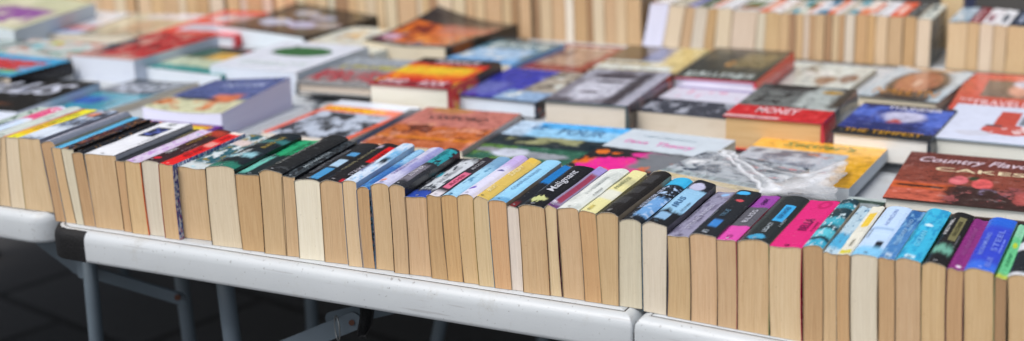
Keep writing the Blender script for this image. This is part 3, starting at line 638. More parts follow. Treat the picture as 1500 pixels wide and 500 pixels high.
flat_book('f', (765,177), (928,190), .25, .03, 0, 'gy', C('cover_print', (60,174,240), [R(0,1,.45,.86,(150,206,240),.04,.06), R(0,.2,.5,1,(190,214,236),.04,.1), R(0,1,.3,.62,(24,42,50),.02,.04), N(3,5,.52,(150,152,110),(0.1,.9,.42,.62),wob=.05), R(0,1,-.1,.36,(44,100,80),.02,.03), N(4,3,.52,(90,130,60),(0,.5,0,.36)), E(.6,.18,.2,.08,(150,156,164),.2,.06), E(.3,.2,.16,.1,(200,206,220),.15,.06), E(.1,.24,.1,.05,(140,140,150),.2,.05)]), (170,176,176),
    'travel book with blue sky, dark hills and a green valley, right of the OXFORD book', texts=[('LE',.18,.80,.13,.11,(40,90,140),.1),('TOUR',.42,.72,.42,.15,(60,110,150),.1)], spine='L')
flat_book('f', (928,189), (1078,206), .25, .034, 0, 'gy', C('cover_print', (206,216,224), [R(0,1,-.1,.52,(34,34,38),.01,.02), E(.35,.12,.3,.2,(232,40,150),.06,.1), E(.55,.42,.2,.07,(222,50,150),.1,.06), R(.5,1,.1,.5,(120,124,130),.05,.1), N(5,6,.6,(228,110,30),(0,1,.05,.42),wob=.03), E(.1,.4,.06,.05,(226,120,40),.2,.05)]), (190,196,196),
    'white-topped book with pink lettering over a black and hot-pink picture', texts=[('Theory',.42,.62,.36,.12,(226,120,180),.1),('Dance',.12,.66,.22,.08,(226,120,180),.1),('NEW EDITION',.2,.83,.5,.04,(160,176,186),0)], spine='L')
flat_book('n', (955,254), (1108,284), .15, .052, .035, 'gy', C('cover_print', (176,184,190), [R(0,1,0,.12,(206,190,150),.01), R(0,1,.14,.24,(160,176,178),.02), N(20,3,.5,(120,130,134),(0,1,.14,.24)), N(5,7,.5,(70,82,96),(0,1,.28,1),wob=.04), N(5,6,.62,(206,60,60),(0,1,.4,.9),seed=4), N(3,3,.6,(226,228,230),(0,1,.3,1),seed=5)]), (150,150,150),
    'grey magazine with a tan lower border, half under the crumpled plastic bag', spine='L')
flat_book('f', (1118,201), (1300,219), .235, .024, .003, 'bw', C('cover_print', (232,176,66), [R(.0,.78,0,.74,(176,186,196),.008), N(4,4,.5,(90,104,124),(0,.78,0,.72),wob=.05), N(6,5,.62,(170,110,90),(0,.78,0,.7),seed=3), R(.78,1,0,.6,(222,168,40),.05)]), (170,178,186),
    'orange-yellow book with green script lettering, lying under the plastic bag', texts=[("Settler's",.22,.83,.58,.12,(96,124,70),.25)], hard=False, spine='N')
flat_book('n', (1293,289), (1565,315), (1335,222), .032, .013, 'bk', C('cover_print', (112,56,48), [R(0,1,.3,.7,(134,66,52),.1,.1), R(0,1,-.1,.36,(196,96,74),.04,.06), R(0,.42,.22,.34,(206,96,48),.02,.03), R(.03,.3,.26,.30,(50,24,18),.02,.02), R(.32,1,0,.36,(58,36,34),.05,.08), N(9,8,.55,(150,80,80),(.3,1,0,.4)), E(.36,.46,.055,.09,(216,110,116),.15,.02), E(.5,.42,.06,.1,(222,96,96),.15,.02), E(.44,.52,.03,.04,(50,60,34),.3,.03), E(.75,.2,.06,.12,(176,84,80),.3,.05), N(7,7,.62,(110,96,120),(.5,1,.1,.4),seed=5)]), (66,46,44),
    'dark red-brown recipe book with strawberries and the word CAKES', texts=[('CAKES',.2,.62,.52,.075,(222,206,170),0),('Country Flavours',.08,.76,.8,.14,(214,196,206),.35)], hard=True, spine='N')
flat_book('f', (1245,288), (1482,317), .2, .012, 0, 'gy', C('cover_print', (190,204,202), [R(.03,.97,-.1,.95,(50,74,66),.004), E(.52,.35,.4,.55,(110,170,140),.02), E(.52,.35,.38,.5,(90,100,104),.02,.02), N(9,4,.55,(150,160,164),(.1,.95,0,.88))]), (150,160,160),
    'thin dark green white-framed book with a green oval, in front of the CAKES book', spine='L')

# second line
flat_book('f', (-16,77), (105,89), .17, .045, .012, 'gy', C('cover_print', (60,170,220), [R(-.1,.9,.3,.78,(206,60,60),.03,.05), N(7,5,.55,(90,176,210),(0,.9,.3,.78)), E(.8,.2,.12,.1,(110,180,130),.3,.05)]), (24,22,26),
    'sky-blue book with chunky red lettering, on top of the black lettered books at the left', texts=[('STREET',.06,.42,.7,.24,(214,50,56),0)], hard=True, spine='R')
flat_book('f', (-120,84), (52,104), .17, .038, 0, 'gy', C('cover_print', (20,24,28), [R(.2,.8,.4,.55,(120,130,136),.04,.04)]), (24,26,30),
    'black book with small grey lettering at the left edge', texts=[('UNDERTOW',.3,.5,.55,.1,(130,140,146),0)], spine='L')
flat_book('n', (110,80), (189,91), (215,44), .052, 0, 'bw', C('cover_print', (190,44,48), [R(0,.26,0,.7,(44,52,70),.03,.04), N(5,5,.55,(206,150,136),wob=.04), N(7,5,.6,(110,24,30),(.2,1,.3,1),seed=2), R(0,1,-.1,.12,(206,160,150),.04,.05)]), (196,214,224),
    'thick white-paged book with mottled red cover and navy left strip', spine='N')
flat_book('n', (215,95), (312,114), (305,64), .032, 0, 'bw', C('cover_print', (50,44,50), [R(0,1,-.1,.5,(90,160,154),.04,.06), R(0,1,.2,.55,(196,206,176),.05,.1), R(.1,.9,.5,.78,(222,176,80),.05,.06), R(0,.3,.5,.9,(40,84,60),.06,.08), E(.6,.9,.12,.05,(190,40,40),.3,.05), R(0,1,-.1,.1,(40,140,136),.02,.02)]), (36,120,112),
    'teal and mustard illustrated paperback with dark top, left of the green oval book', spine='R')
flat_book('n', (315,94), (426,109), (402,57), .048, 0, 'bw', C('cover_print', (222,226,236), [E(.5,.66,.33,.17,(40,104,54),.04,.02), N(8,5,.6,(20,70,34),(.17,.83,.5,.85),seed=2), N(12,6,.62,(190,206,200),(.1,.9,.08,.35))]), (206,212,216),
    'thick white book with a large green leafy oval on its cover', texts=[('HERBAL',.16,.16,.6,.1,(196,210,204),0)], spine='R')
flat_book('n', (436,127), (540,136), (512,90), .018, 0, 'bk', C('cover_print', (40,44,46), []), (60,70,74),
    'thin dark-edged book beneath the grey one with red lettering', spine='L', hard=True)
flat_book('n', (436,119), (541,128), (512,83), .04, .0185, 'gy', C('cover_print', (140,144,150), [R(0,1,-.1,.55,(150,146,146),.06,.05), N(9,3,.5,(176,50,60),(0.02,.98,.1,.5)), N(12,6,.52,(186,180,90),(.1,.9,.58,.72)), R(0,1,.75,1,(160,168,176),.04)]), (150,154,156),
    'grey book with red lettering and a faint yellow line, left of the flame-coloured book', texts=[('WOLVES',.06,.16,.86,.3,(180,50,62),0),('CIRCLE OF',.25,.6,.6,.09,(200,190,90),0)], spine='L', hard=True)
flat_book('n', (541,121), (655,131), (612,83), .054, 0, 'bk', C('cover_print', (44,26,26), [R(0,1,-.1,.8,(214,40,30),.03,.06), R(0,.93,.28,.74,(236,110,26),.05,.08), R(-.1,.9,.42,.68,(240,200,40),.04,.06), R(0,1,-.1,.16,(150,30,44),.05,.04), N(6,5,.6,(250,170,30),(0,1,.1,.7),seed=2), E(.62,.72,.06,.03,(40,24,20),.3,.08)]),
    C('spine_print', (26,22,24), [R(0,1,-.1,.5,(222,60,34),.04,.08), N(3,8,.54,(246,190,60),(0,1,.06,.5))]),
    'thick flame-coloured hardback in red, orange and yellow with cream pages', texts=[('DAVID',.1,.04,.3,.15,(224,206,214),.1),('ROOK',.58,.04,.32,.15,(224,206,214),.1),('FURNACE',.26,.82,.55,.11,(220,206,214),0)], hard=True, spine='R', edge_c=(150,30,44))
flat_book('n', (660,137), (783,151), (742,98), .034, 0, 'bw', C('cover_print', (176,166,150), [R(-.1,.62,-.1,1.1,(56,60,170),.03,.03), R(0,.4,.1,.5,(110,116,190),.1,.1), N(5,4,.5,(80,70,60),(.6,1,.3,1)), R(.5,1,-.1,.3,(150,180,214),.05,.08), N(5,4,.6,(226,232,226),(.5,1,.1,.8),seed=3)]), C('spine_print', (34,34,40), [N(3,9,.6,(150,80,60))]),
    'blue-violet book with a landscape on its right half and a black spine', hard=True, spine='R', edge_c=(40,50,66))
flat_book('n', (795,147), (918,156), (870,100), .056, 0, 'wh', C('cover_print', (170,170,182), [N(2.5,2.5,.5,(130,126,136),wob=.05), E(.42,.42,.30,.34,(206,206,218),.2,.04), R(.68,.86,.0,.95,(70,64,72),.06,.06), E(.45,.62,.2,.04,(70,64,72),.3,.03), E(.42,.8,.3,.1,(80,74,84),.3,.05), E(.36,.30,.12,.03,(110,104,112),.3,.03), R(0,.3,-.1,.12,(90,84,92),.05,.08), R(.86,1,0,1,(176,176,190),.05,.05)]), C('spine_print', (36,26,30), [R(0,1,.5,.8,(96,30,34),.06), R(0,1,.84,.95,(190,80,50),.05), N(2,12,.6,(120,90,80))]),
    'thick hardback with a grey close-up portrait cover and dark spine', hard=True, spine='R', edge_c=(70,86,92))
flat_book('n', (930,162), (1062,177), (992,120), .036, 0, 'gy', C('cover_print', (216,216,230), [R(0,1,-.1,.46,(60,64,76),.01,.02), N(7,5,.54,(170,174,186),(0,1,.06,.46)), N(9,7,.6,(220,150,180),(.1,.9,.52,.8)), R(0,1,.84,.9,(130,130,176),.03)]), (190,190,190),
    'white book with pink marks above a dark skyline photograph, under the red-edged olive book', spine='L')
flat_book('n', (1058,170), (1206,180), (1131,124), .058, 0, 'ylw', C('cover_print', (84,84,84), [R(0,1,.32,.8,(110,114,112),.08,.1), R(.55,1,.3,.95,(176,184,180),.05,.06), R(.1,.6,.86,1,(40,34,32),.04,.06), R(0,1,-.1,.33,(206,36,42),.015,.03), N(6,6,.58,(40,38,38),(0,.7,.35,.9),seed=2), R(.88,1,.4,1,(70,60,50),.06,.06), E(.8,.85,.1,.06,(176,140,60),.3,.06), R(0,.55,-.1,.05,(226,190,190),.03,.02)]),
    C('spine_print', (110,112,116), [R(0,1,-.1,.34,(206,40,46),.02,.02), R(0,1,.34,.5,(70,74,76),.05,.04)]),
    'thick red-fronted hardback with tan pages and a grey photograph, left of the blue night-scene book', texts=[('MONEY',.26,.14,.42,.15,(230,200,204),0)], hard=True, spine='R', edge_c=(176,50,66))
flat_book('n', (1218,192), (1361,207), (1262,149), .046, 0, 'bk', C('cover_print', (84,110,200), [N(3,3,.5,(50,64,140),wob=.05), E(.55,.62,.22,.18,(196,196,222),.3,.08), E(.5,.42,.08,.1,(196,90,80),.3,.06), E(.5,.25,.4,.18,(40,50,110),.4,.06), R(0,1,-.1,.16,(30,28,30),.03,.04), R(0,1,.92,1.1,(60,50,50),.03,.02)]), (40,44,52),
    'hardback with a blue stormy night scene and gold lettering, below the brown portrait book', texts=[('THUNDER',.3,.84,.58,.10,(216,214,220),0),('THE TEMPEST',.1,.05,.8,.1,(190,140,40),0)], hard=True, spine='R', edge_c=(52,58,66))
flat_book('n', (1362,200), (1545,218), (1399,151), .042, 0, 'bk', C('cover_print', (216,222,240), [R(.42,.6,.35,.86,(196,80,66),.01,.015), E(.56,.34,.22,.14,(200,90,80),.06,.05), R(.36,.5,.42,.46,(60,72,80),.01), R(.62,1,.5,.76,(120,128,140),.02,.03), N(9,7,.56,(236,214,214),(.36,.8,.24,.46)), E(.3,.2,.16,.07,(206,208,222),.2,.06)]), (60,72,84),
    'white hardback with a red map-like shape and grey strip at the right edge', hard=True, spine='L', edge_c=(150,164,180))

# third line
flat_book('n', (-100,26), (3,36), (-30,-10), .075, 0, 'bw', C('cover_print', (206,206,170), [R(0,.9,.1,.6,(150,90,160),.06,.08), N(4,4,.55,(226,222,190))]), (214,222,232),
    'thick white-paged book with a yellow and purple cover at the far left corner', spine='N', curl=lambda u, v: -.02*u*u)
flat_book('n', (-6,48), (112,52), (62,18), .018, 0, 'gy', C('cover_print', (206,212,222), [R(0,.95,.05,.22,(150,180,220),.04,.05), R(0,1,.2,.4,(206,110,100),.06,.08), R(.1,.5,.35,.6,(80,130,190),.08,.1), N(5,4,.6,(226,196,180),seed=2), R(.6,1,.55,1,(216,220,226),.1,.1)]), (200,206,214),
    'glossy pale blue and red magazine at the far left, beside the beige magazine', spine='N')
flat_book('n', (114,50), (216,57), (182,18), .016, 0, 'gy', C('cover_print', (206,196,168), [R(0,1,-.1,.2,(160,150,130),.05,.06), R(.3,.8,.2,.7,(180,150,120),.08,.1), R(.2,1,.78,1,(222,220,236),.05,.05), N(4,4,.56,(176,176,150),seed=2)]), (170,170,150),
    'glossy beige and olive magazine lying left of the red-framed book', spine='N')
flat_book('f', (48,57), (166,64), .21, .03, 0, 'gy', C('cover_print', (206,216,214), [N(6,6,.54,(220,160,140)), N(5,5,.58,(90,150,130),seed=2), E(.42,.86,.08,.06,(206,216,60),.3,.05), E(.3,.66,.12,.1,(150,206,220),.3,.06), N(4,5,.62,(110,90,80),seed=6)]), (190,200,200),
    'pale book with a confetti of flowers and a yellow blossom, at the left', spine='N')
flat_book('f', (-90,53), (44,60), .2, .03, 0, 'gy', C('cover_print', (150,166,160), [N(3,5,.5,(90,106,100)), N(4,6,.6,(214,220,226),seed=2)]), (190,200,200),
    'misty grey-green picture book at the left edge', spine='N')
flat_book('n', (231,46), (334,56), (308,13), .03, 0, 'bw', C('cover_print', (220,30,32), [R(.14,.86,.14,.40,(186,192,212),.02,.02), R(.16,.86,.54,.84,(176,140,144),.03,.03), N(5,5,.57,(206,200,206),(.16,.86,.54,.84))]), (206,30,34),
    'red-framed book with two pale panels, against the back row', spine='R', hard=True, edge_c=(190,150,160))
flat_book('n', (334,41), (431,59), (415,12), .035, 0, 'bw', C('cover_print', (38,36,36), [E(.3,.42,.17,.13,(176,186,210),.12,.04), E(.62,.42,.17,.12,(170,170,200),.12,.04), E(.85,.48,.14,.1,(150,140,140),.2,.04), E(.62,.7,.14,.08,(150,150,170),.3,.05), E(.35,.78,.12,.1,(160,160,170),.3,.06), N(6,6,.64,(180,150,80),(.1,.9,.3,.9))]), (26,26,26),
    'black curling paperback with pale ovals on its cover, leaning up against the back row', spine='R', curl=lambda u, v: .022*max(0, v-.3)**1.5*(1.6-1.2*u)+.01*(1-u)*(1-v), edge_c=(40,40,40))
flat_book('n', (425,70), (545,80), (510,38), .03, 0, 'gy', C('cover_print', (206,208,196), [N(5,5,.58,(206,170,110)), N(5,6,.62,(90,104,130),seed=2), N(7,6,.66,(120,90,70),seed=4)]), (190,194,190),
    'pale map-like paperback between the black oval book and the dark-bordered orange one', spine='R')
flat_book('n', (543,56), (641,73), (616,22), .045, 0, 'gy', C('cover_print', (54,46,44), [R(.04,.92,.1,.68,(206,104,36),.02,.03), N(6,6,.53,(130,44,28),(.04,.92,.1,.68)), N(6,6,.6,(70,64,120),(.04,.8,.08,.5),seed=3), N(5,5,.63,(236,160,50),(.1,.9,.2,.66),seed=4), E(.14,.22,.1,.07,(206,170,190),.3,.05), R(.4,1,.5,.74,(170,96,80),.1,.12)]), C('spine_print', (26,26,30), [R(0,1,.1,.35,(150,80,30),.05,.05)]),
    'dark-bordered book with a fiery orange picture, its far corner curling up', texts=[('SMALL WONDERS',.2,.02,.7,.07,(170,170,170),0)], spine='R', curl=lambda u, v: .03*v*v*(1-u)**1.5-.006*math.sin(math.pi*u), edge_c=(40,36,36))
flat_book('n', (652,86), (743,98), (716,55), .03, 0, 'gy', C('cover_print', (80,124,140), [R(0,1,-.1,.22,(110,170,220),.03,.03), R(.05,.9,.2,.62,(150,190,224),.04,.06), N(5,4,.55,(222,226,222),(.05,.9,.2,.62)), N(10,4,.55,(180,196,196),(.1,.9,.68,.9)), R(0,1,.9,1,(60,96,106),.05)]), (100,160,210),
    'blue-bordered book with a snowy picture, behind the flame-coloured hardback', texts=[('GLACIER',.1,.7,.75,.14,(190,206,206),0)], spine='R')
flat_book('n', (748,98), (846,108), (822,63), .02, 0, 'gy', C('cover_print', (140,48,48), [R(.16,.84,.2,.86,(170,140,120),.02), N(5,5,.55,(110,70,60),(.16,.84,.2,.86)), R(.16,.84,.86,.90,(220,206,190),.008)]), (120,40,44),
    'thin dark-red book with a framed photograph, behind the blue-violet book', spine='R')
flat_book('n', (860,104), (985,111), (927,67), .028, 0, 'gy', C('cover_print', (206,186,120), [R(-.1,.5,.3,1.1,(92,76,54),.05,.06), R(.42,.66,.4,.95,(110,114,146),.06,.06), R(0,.9,.12,.26,(214,220,214),.02,.03), R(0,.7,.36,.44,(196,200,190),.02,.04), N(5,4,.6,(226,214,160),(.5,1,.3,1)), R(0,1,-.1,.1,(96,90,60),.03,.03)]), (190,176,110),
    'yellow and brown book with broad white lettering, touching the back row', texts=[('ROMAN SEAS',.08,.15,.75,.13,(226,232,228),0)], spine='R')
flat_book('n', (985,113), (1106,121), (1052,70), .048, .010, 'lil', C('cover_print', (80,78,66), [N(3,3,.5,(54,56,52)), R(.5,.9,.4,.85,(130,116,80),.08,.08), E(.45,.5,.06,.1,(170,130,80),.3,.06), N(12,3,.53,(170,180,176),(.08,.92,.06,.22)), R(0,1,.9,1,(60,56,50),.05)]), C('spine_print', (218,34,40)),
    'olive-brown hardback with bright red edges on top of the white book', texts=[('GALLERIES',.1,.08,.8,.12,(180,188,184),0)], hard=True, spine='R', edge_c=(190,50,76))
flat_book('f', (1168,91), (1285,100), .27, .012, 0, 'gy', C('cover_print', (196,204,198), [E(.62,.45,.12,.14,(140,110,90),.3,.06), R(.3,.6,.6,.75,(222,224,220),.06,.06), N(5,4,.6,(110,110,100)), E(.85,.55,.1,.15,(120,86,70),.3,.06)]), (150,160,160),
    'pale book with small brown animals, between the olive hardback and the portrait book', spine='N')
flat_book('n', (1256,138), (1372,152), (1300,95), .024, 0, 'gy', C('cover_print', (186,200,208), [E(.52,.5,.36,.46,(60,46,40),.15,.04), E(.5,.55,.26,.34,(176,116,84),.15,.03), E(.5,.5,.04,.1,(214,176,150),.4,.02), R(.2,.86,-.1,.16,(50,44,44),.05,.05), E(.5,1.0,.35,.08,(206,170,130),.2,.04)]), (66,72,84),
    'brown portrait book with gold capitals across the chin, resting above the blue night-scene book', texts=[('NALLYN',.12,.12,.78,.17,(176,120,50),0)], hard=True, spine='N', edge_c=(50,54,62))
flat_book('n', (1388,160), (1535,170), (1424,107), .022, 0, 'gy', C('cover_print', (200,74,60), [R(.25,1,.36,.82,(110,94,84),.02), E(.66,.58,.14,.18,(206,150,130),.25,.05), E(.66,.74,.12,.08,(206,206,222),.3,.04), R(.55,.95,.86,.92,(222,150,140),.02,.01)]), (150,60,50),
    'red picture book with white lettering and a portrait photograph, at the right', texts=[('TRAVELLER',.2,.14,.75,.13,(232,196,200),0),('THE',.06,.22,.14,.07,(232,196,200),0)], hard=True, spine='L', edge_c=(150,60,52))

# ------------------------------------------------------------------ crumpled clear plastic bag
def plastic_bag():
    g = G('clear_film'); tc = g.node('ShaderNodeTexCoord').outputs['Object']
    g.b.inputs['Base Color'].default_value = (.80, .82, .85, 1); g.b.inputs['Roughness'].default_value = .12
    g.b.inputs['Specular IOR Level'].default_value = .8
    tr = g.node('ShaderNodeBsdfTransparent'); mx = g.node('ShaderNodeMixShader')
    at_ = g.node('ShaderNodeAttribute', attribute_name='crease_haze')
    n_ = g.noise(tc, 26, 5, .65)
    ridge = g.math('SUBTRACT', 1.0, g.step(g.math('ABSOLUTE', g.math('SUBTRACT', n_, .5)), .0, .035))
    g.bump(ridge, .5, .003)
    f = g.math('ADD', .13, g.math('MULTIPLY', ridge, .13))
    f = g.math('ADD', f, at_.outputs['Fac'], clamp=True)  # bright folds and pale haze of the film are painted in as opacity
    out = g.n['Material Output']
    g.put(mx.inputs[0], f); g.nt.links.new(tr.outputs[0], mx.inputs[1]); g.nt.links.new(g.b.outputs[0], mx.inputs[2])
    g.nt.links.new(mx.outputs[0], out.inputs[0])
    NU, NV = 64, 40
    c = [at(1000, 268, .062), at(1215, 300, .062), at(1243, 234, .040), at(1035, 222, .062)]
    org = at(1130, 260, .04)
    bm = bmesh.new(); cl = bm.verts.layers.float.new('crease_haze')
    def seg(u, v, a, b):
        p = Vector((u, v)); a = Vector(a); b = Vector(b); d = b-a
        t = max(0, min(1, (p-a).dot(d)/d.dot(d))); return (p-(a+d*t)).length, t
    gr = []
    for i in range(NU+1):
        r_ = []
        for j in range(NV+1):
            u, v = i/NU, j/NV
            p = c[0]*(1-u)*(1-v)+c[1]*u*(1-v)+c[2]*u*v+c[3]*(1-u)*v
            n1 = mnoise.noise(Vector((u*5, v*4, .3))); n2 = mnoise.noise(Vector((u*13, v*9, 4.)))
            edge = min(u, 1-u, v, 1-v)
            z = .003*abs(n1) + .0012*abs(n2)
            k = 0
            for a, b, hgt, wd, cr in (((.08,.98),(.55,.06),.012,.014,.95),((.13,.98),(.64,.16),.012,.017,1.0),((.10,.97),(.60,.10),.004,.035,.35),((.18,.92),(.50,.60),.004,.016,.5),((.50,.60),(.76,.50),.004,.020,.55),((.76,.50),(.96,.88),.006,.024,.75),
                                      ((.62,.16),(.84,.46),.005,.12,.62),((.60,.10),(.92,.26),.004,.10,.42),((.84,.40),(.98,.80),.004,.06,.35),((.02,.5),(.10,.9),.006,.02,.35),((.02,.55),(.30,.42),.003,.03,.16)):
                d, t = seg(u, v, a, b); w_ = wd*(.6+.8*t)
                e = math.exp(-(d/w_)**2); z += .35*hgt*e*(.75+.5*n1); k += cr*e*(.92+.25*n2)
            q = Vector((p.x-org.x+.006*n2+(.012*n1 if edge < .1 else 0), p.y-org.y+.006*n1+(.018*n2 if edge < .1 else 0), p.z-org.z+z))
            vv = bm.verts.new(q); vv[cl] = max(0, min(.9, k)); r_.append(vv)
        gr.append(r_)
    for i in range(NU):
        for j in range(NV):
            bm.faces.new([gr[i][j], gr[i+1][j], gr[i+1][j+1], gr[i][j+1]])
    o = mesh_obj('plastic_bag', bm, g.m, smooth=True); o.location = org
    tag(o, 'crumpled clear plastic bag with white creases, lying on the orange-yellow book', 'plastic bag')
plastic_bag()

# ------------------------------------------------------------------ folding tables
def table_mat():
    g = G('white_moulded_plastic'); tc = g.node('ShaderNodeTexCoord').outputs['Object']
    b = g.noise(tc, 9, 5, .6)
    c = g.mix(b, (.42, .45, .475, 1), (.51, .54, .565, 1))
    st = g.step(g.noise(tc, 3.5, 6, .7), .56, .72)
    c = g.mix(g.math('MULTIPLY', st, .22), c, (.42, .40, .35, 1))
    gr_ = g.step(g.noise(tc, 14, 7, .8), .55, .66)
    c = g.mix(g.math('MULTIPLY', gr_, .30), c, (.33, .32, .29, 1))
    sp = g.step(g.noise(tc, 190, 3), .64, .72)
    c = g.mix(g.math('MULTIPLY', sp, .55), c, (.12, .11, .10, 1))
    mp = g.node('ShaderNodeMapping'); g.nt.links.new(tc, mp.inputs[0]); mp.inputs['Scale'].default_value = (3, 40, 70); mp.inputs['Rotation'].default_value = (0, 0, .2)
    sc = g.step(g.noise(mp.outputs[0], 2.2, 3), .66, .70)
    c = g.mix(g.math('MULTIPLY', sc, .45), c, (.30, .30, .31, 1))
    g.put(g.b.inputs['Base Color'], c); g.b.inputs['Roughness'].default_value = .42
    g.put(g.b.inputs['Roughness'], g.math('ADD', g.math('MULTIPLY', b, .25), .3))
    g.bump(g.noise(tc, 420, 2), .22, .0008)
    return g.m
TABLE = table_mat()
STEEL = plain('grey_painted_steel', (92, 104, 114), .42, 0, .15, 20)
RIVET = plain('rusty_rivet', (96, 60, 44), .7, .3, .3, 200)
TAPE = plain('black_tape', (20, 20, 22), .6, 0, .3, 60, spec=.25, bump=.6)
GROOVE = plain('dark_groove', (70, 68, 66), .8, 0, .4, 60)  # darker colour for the thin groove round the tabletop

def rrect(x0, x1, y0, y1, rs, ins, n=8):
    pts = []
    for (cx, cy, sx, sy, a0), r in zip(((x0, y0, 1, 1, 180), (x1, y0, -1, 1, 270), (x1, y1, -1, -1, 0), (x0, y1, 1, -1, 90)), rs):
        rr = max(.0008, r-ins); px, py = cx+sx*(ins+rr), cy+sy*(ins+rr)
        for i in range(n+1):
            a = math.radians(a0+90*i/n); pts.append((px+rr*math.cos(a), py+rr*math.sin(a)))
    return pts
LIP = .046
def tabletop(x0, x1, y0, y1, rs, parent, zf=lambda x: 0):
    bm = bmesh.new()
    prof = [(.030, -LIP+.012), (.004, -LIP+.010), (.003, -LIP), (.0005, -LIP+.0015), (0, -LIP+.006), (0, -.016), (.0012, -.009), (.0045, -.0035), (.009, -.0008), (.0128, 0), (.0150, 0), (.0154, -.0012), (.0166, -.0012), (.0170, 0), (.03, 0)]
    rings = []
    for ins, z in prof:
        rings.append([bm.verts.new((x, y, z+zf(x))) for x, y in rrect(x0, x1, y0, y1, rs, ins)])
    for a, b, k in zip(rings, rings[1:], range(99)):
        for i in range(len(a)):
            j = (i+1) % len(a)
            f = bm.faces.new([a[i], a[j], b[j], b[i]]); f.smooth = True
            if k in (11, 12): f.material_index = 1
    bm.faces.new(rings[-1]); bm.faces.new(rings[0][::-1])
    o = mesh_obj('tabletop', bm, [TABLE, GROOVE], parent)
    return o
def tube(name, pts, r, mat, parent, n=12):
    bm = bmesh.new(); prev = None
    pts = [Vector(p) for p in pts]
    for i, p in enumerate(pts):
        d = (pts[min(i+1, len(pts)-1)]-pts[max(i-1, 0)]).normalized()
        a = d.cross(Vector((0, 1, .01)) if abs(d.y) < .9 else Vector((1, 0, 0))).normalized(); b = d.cross(a)
        rg = [bm.verts.new(p+(a*math.cos(t)+b*math.sin(t))*r) for t in [2*math.pi*q/n for q in range(n)]]
        if prev:
            for q in range(n): bm.faces.new([prev[q], prev[(q+1) % n], rg[(q+1) % n], rg[q]]).smooth = True
        else: bm.faces.new(rg[::-1])
        prev = rg
    bm.faces.new(prev)
    return mesh_obj(name, bm, mat, parent)
def flat_bar(name, a, b, wd, th, mat, parent, nrm=(0, -1, 0)):
    a, b = Vector(a), Vector(b); d = (b-a).normalized(); nn = Vector(nrm); s = nn.cross(d).normalized(); nn = d.cross(s)
    bm = bmesh.new(); vs = []
    prof = []
    m = 8
    for e, sgn in ((a, -1), (b, 1)):
        for q in range(m+1):
            t = math.pi*(q/m) - math.pi/2
            prof.append(e + d*sgn*math.cos(t)*wd/2 + s*sgn*math.sin(t)*wd/2*(1) )
    lo = [bm.verts.new(p-nn*th/2) for p in prof]; hi = [bm.verts.new(p+nn*th/2) for p in prof]
    bm.faces.new(lo); bm.faces.new(hi[::-1])
    for i in range(len(lo)):
        j = (i+1) % len(lo); bm.faces.new([lo[j], lo[i], hi[i], hi[j]])
    bmesh.ops.recalc_face_normals(bm, faces=bm.faces)
    return mesh_obj(name, bm, mat, parent)

def folding_table(x0, x1, y0, y1, z, label, mid=None, tilt=False, detail=True, legx=(.22, .22)):
    root = empty('folding_table', ((x0+x1)/2, y0, 0)); tag(root, label, 'folding table', 'white folding tables of the stall')
    ox = (x0+x1)/2
    X0, X1, YD = x0-ox, x1-ox, y1-y0
    zf = (lambda x: z+TZ) if not tilt else (lambda x: TZ - max(0, (x+ox-SEAM))*TILT)
    m = (mid-ox) if mid is not None else 0
    tabletop(X0, m-.0007, 0, YD, (.045, .004, .004, .045), root, zf)
    tabletop(m+.0007, X1, 0, YD, (.004, .045, .045, .004), root, zf)
    if detail:
        for lx in (X0+legx[0], X1-legx[1]):
            for ly in (.07, YD-.07):
                o = tube('leg', [(lx, ly, zf(lx)-.03), (lx, ly, .06), (lx+.01, ly, 0.002)], .0125, STEEL, root)
            tube('crossbar', [(lx, .07, .30), (lx, YD-.07, .30)], .010, STEEL, root)
        flat_bar('brace', (X0+legx[0], YD/2, .36), (X0+legx[0]+.34, YD/2, TZ-.06), .024, .004, STEEL, root)
        flat_bar('brace', (X1-legx[1], YD/2, .36), (X1-legx[1]-.3, YD/2, TZ-.06), .024, .004, STEEL, root)
    return root, ox
TY0 = -.027
main, mox = folding_table(-1.502, .33, TY0, .715, 0, 'white folding table with black tape on its corner, under the front row of books', mid=SEAM, tilt=True, detail=False)
left, lox = folding_table(-3.36, -1.508, TY0+.022, .737, .007, 'white folding table with rounded corner, left of the taped one', legx=(.45, 1.15))
a1, _ = folding_table(-3.4, -1.56, .742, 1.47, 0, 'white folding table behind the left one, carrying the far-left flat books', legx=(.22, 1.12))
a2, _ = folding_table(-1.55, .29, .742, 1.47, 0, 'white folding table directly behind the taped one, under rows of flat books', legx=(.46, .3))
a3, _ = folding_table(-3.3, -1.455, 1.478, 2.2, 0, 'white folding table under the left part of the back row of paperbacks')
a4, _ = folding_table(-1.45, .39, 1.478, 2.2, 0, 'white folding table under the right part of the back row of paperbacks')

def loc(px, py, y):                         # point under the front table, in that table's own space
    p = aty(px, py, y); return Vector((p.x-mox, p.y-TY0, p.z))
def leg_px(p0, p1, y, r=.0125, top=None):
    a, b = loc(*p0, y), loc(*p1, y); d = (b-a)
    bot = a + d*((.002-a.z)/d.z)
    tp = a - d*((TZ-.03-a.z)/-d.z) if d.z else a
    tube('leg', [tp, a.lerp(b, .5), bot], r, STEEL, main)
leg_px((131,385), (141,495), .06, .0115)
leg_px((266,410), (277,495), .30, .0125)
leg_px((331,425), (340,495), .07, .0135)
leg_px((455,430), (457,470), .62, .012)
leg_px((645,475), (640,500), .55, .012)
# sloping stay from the left legs with its hinge ends
a, b = loc(112, 392, .12), loc(262, 437, .18)
flat_bar('brace', a, b, .021, .005, STEEL, main)
flat_bar('brace', loc(60, 350, .10), loc(122, 396, .10), .026, .005, STEEL, main)
h = flat_bar('hinge_link', loc(116, 380, .055), loc(120, 402, .055), .012, .006, STEEL, main)
tube('rivet', [loc(260, 436, .170), loc(260, 436, .177)], .005, RIVET, main)
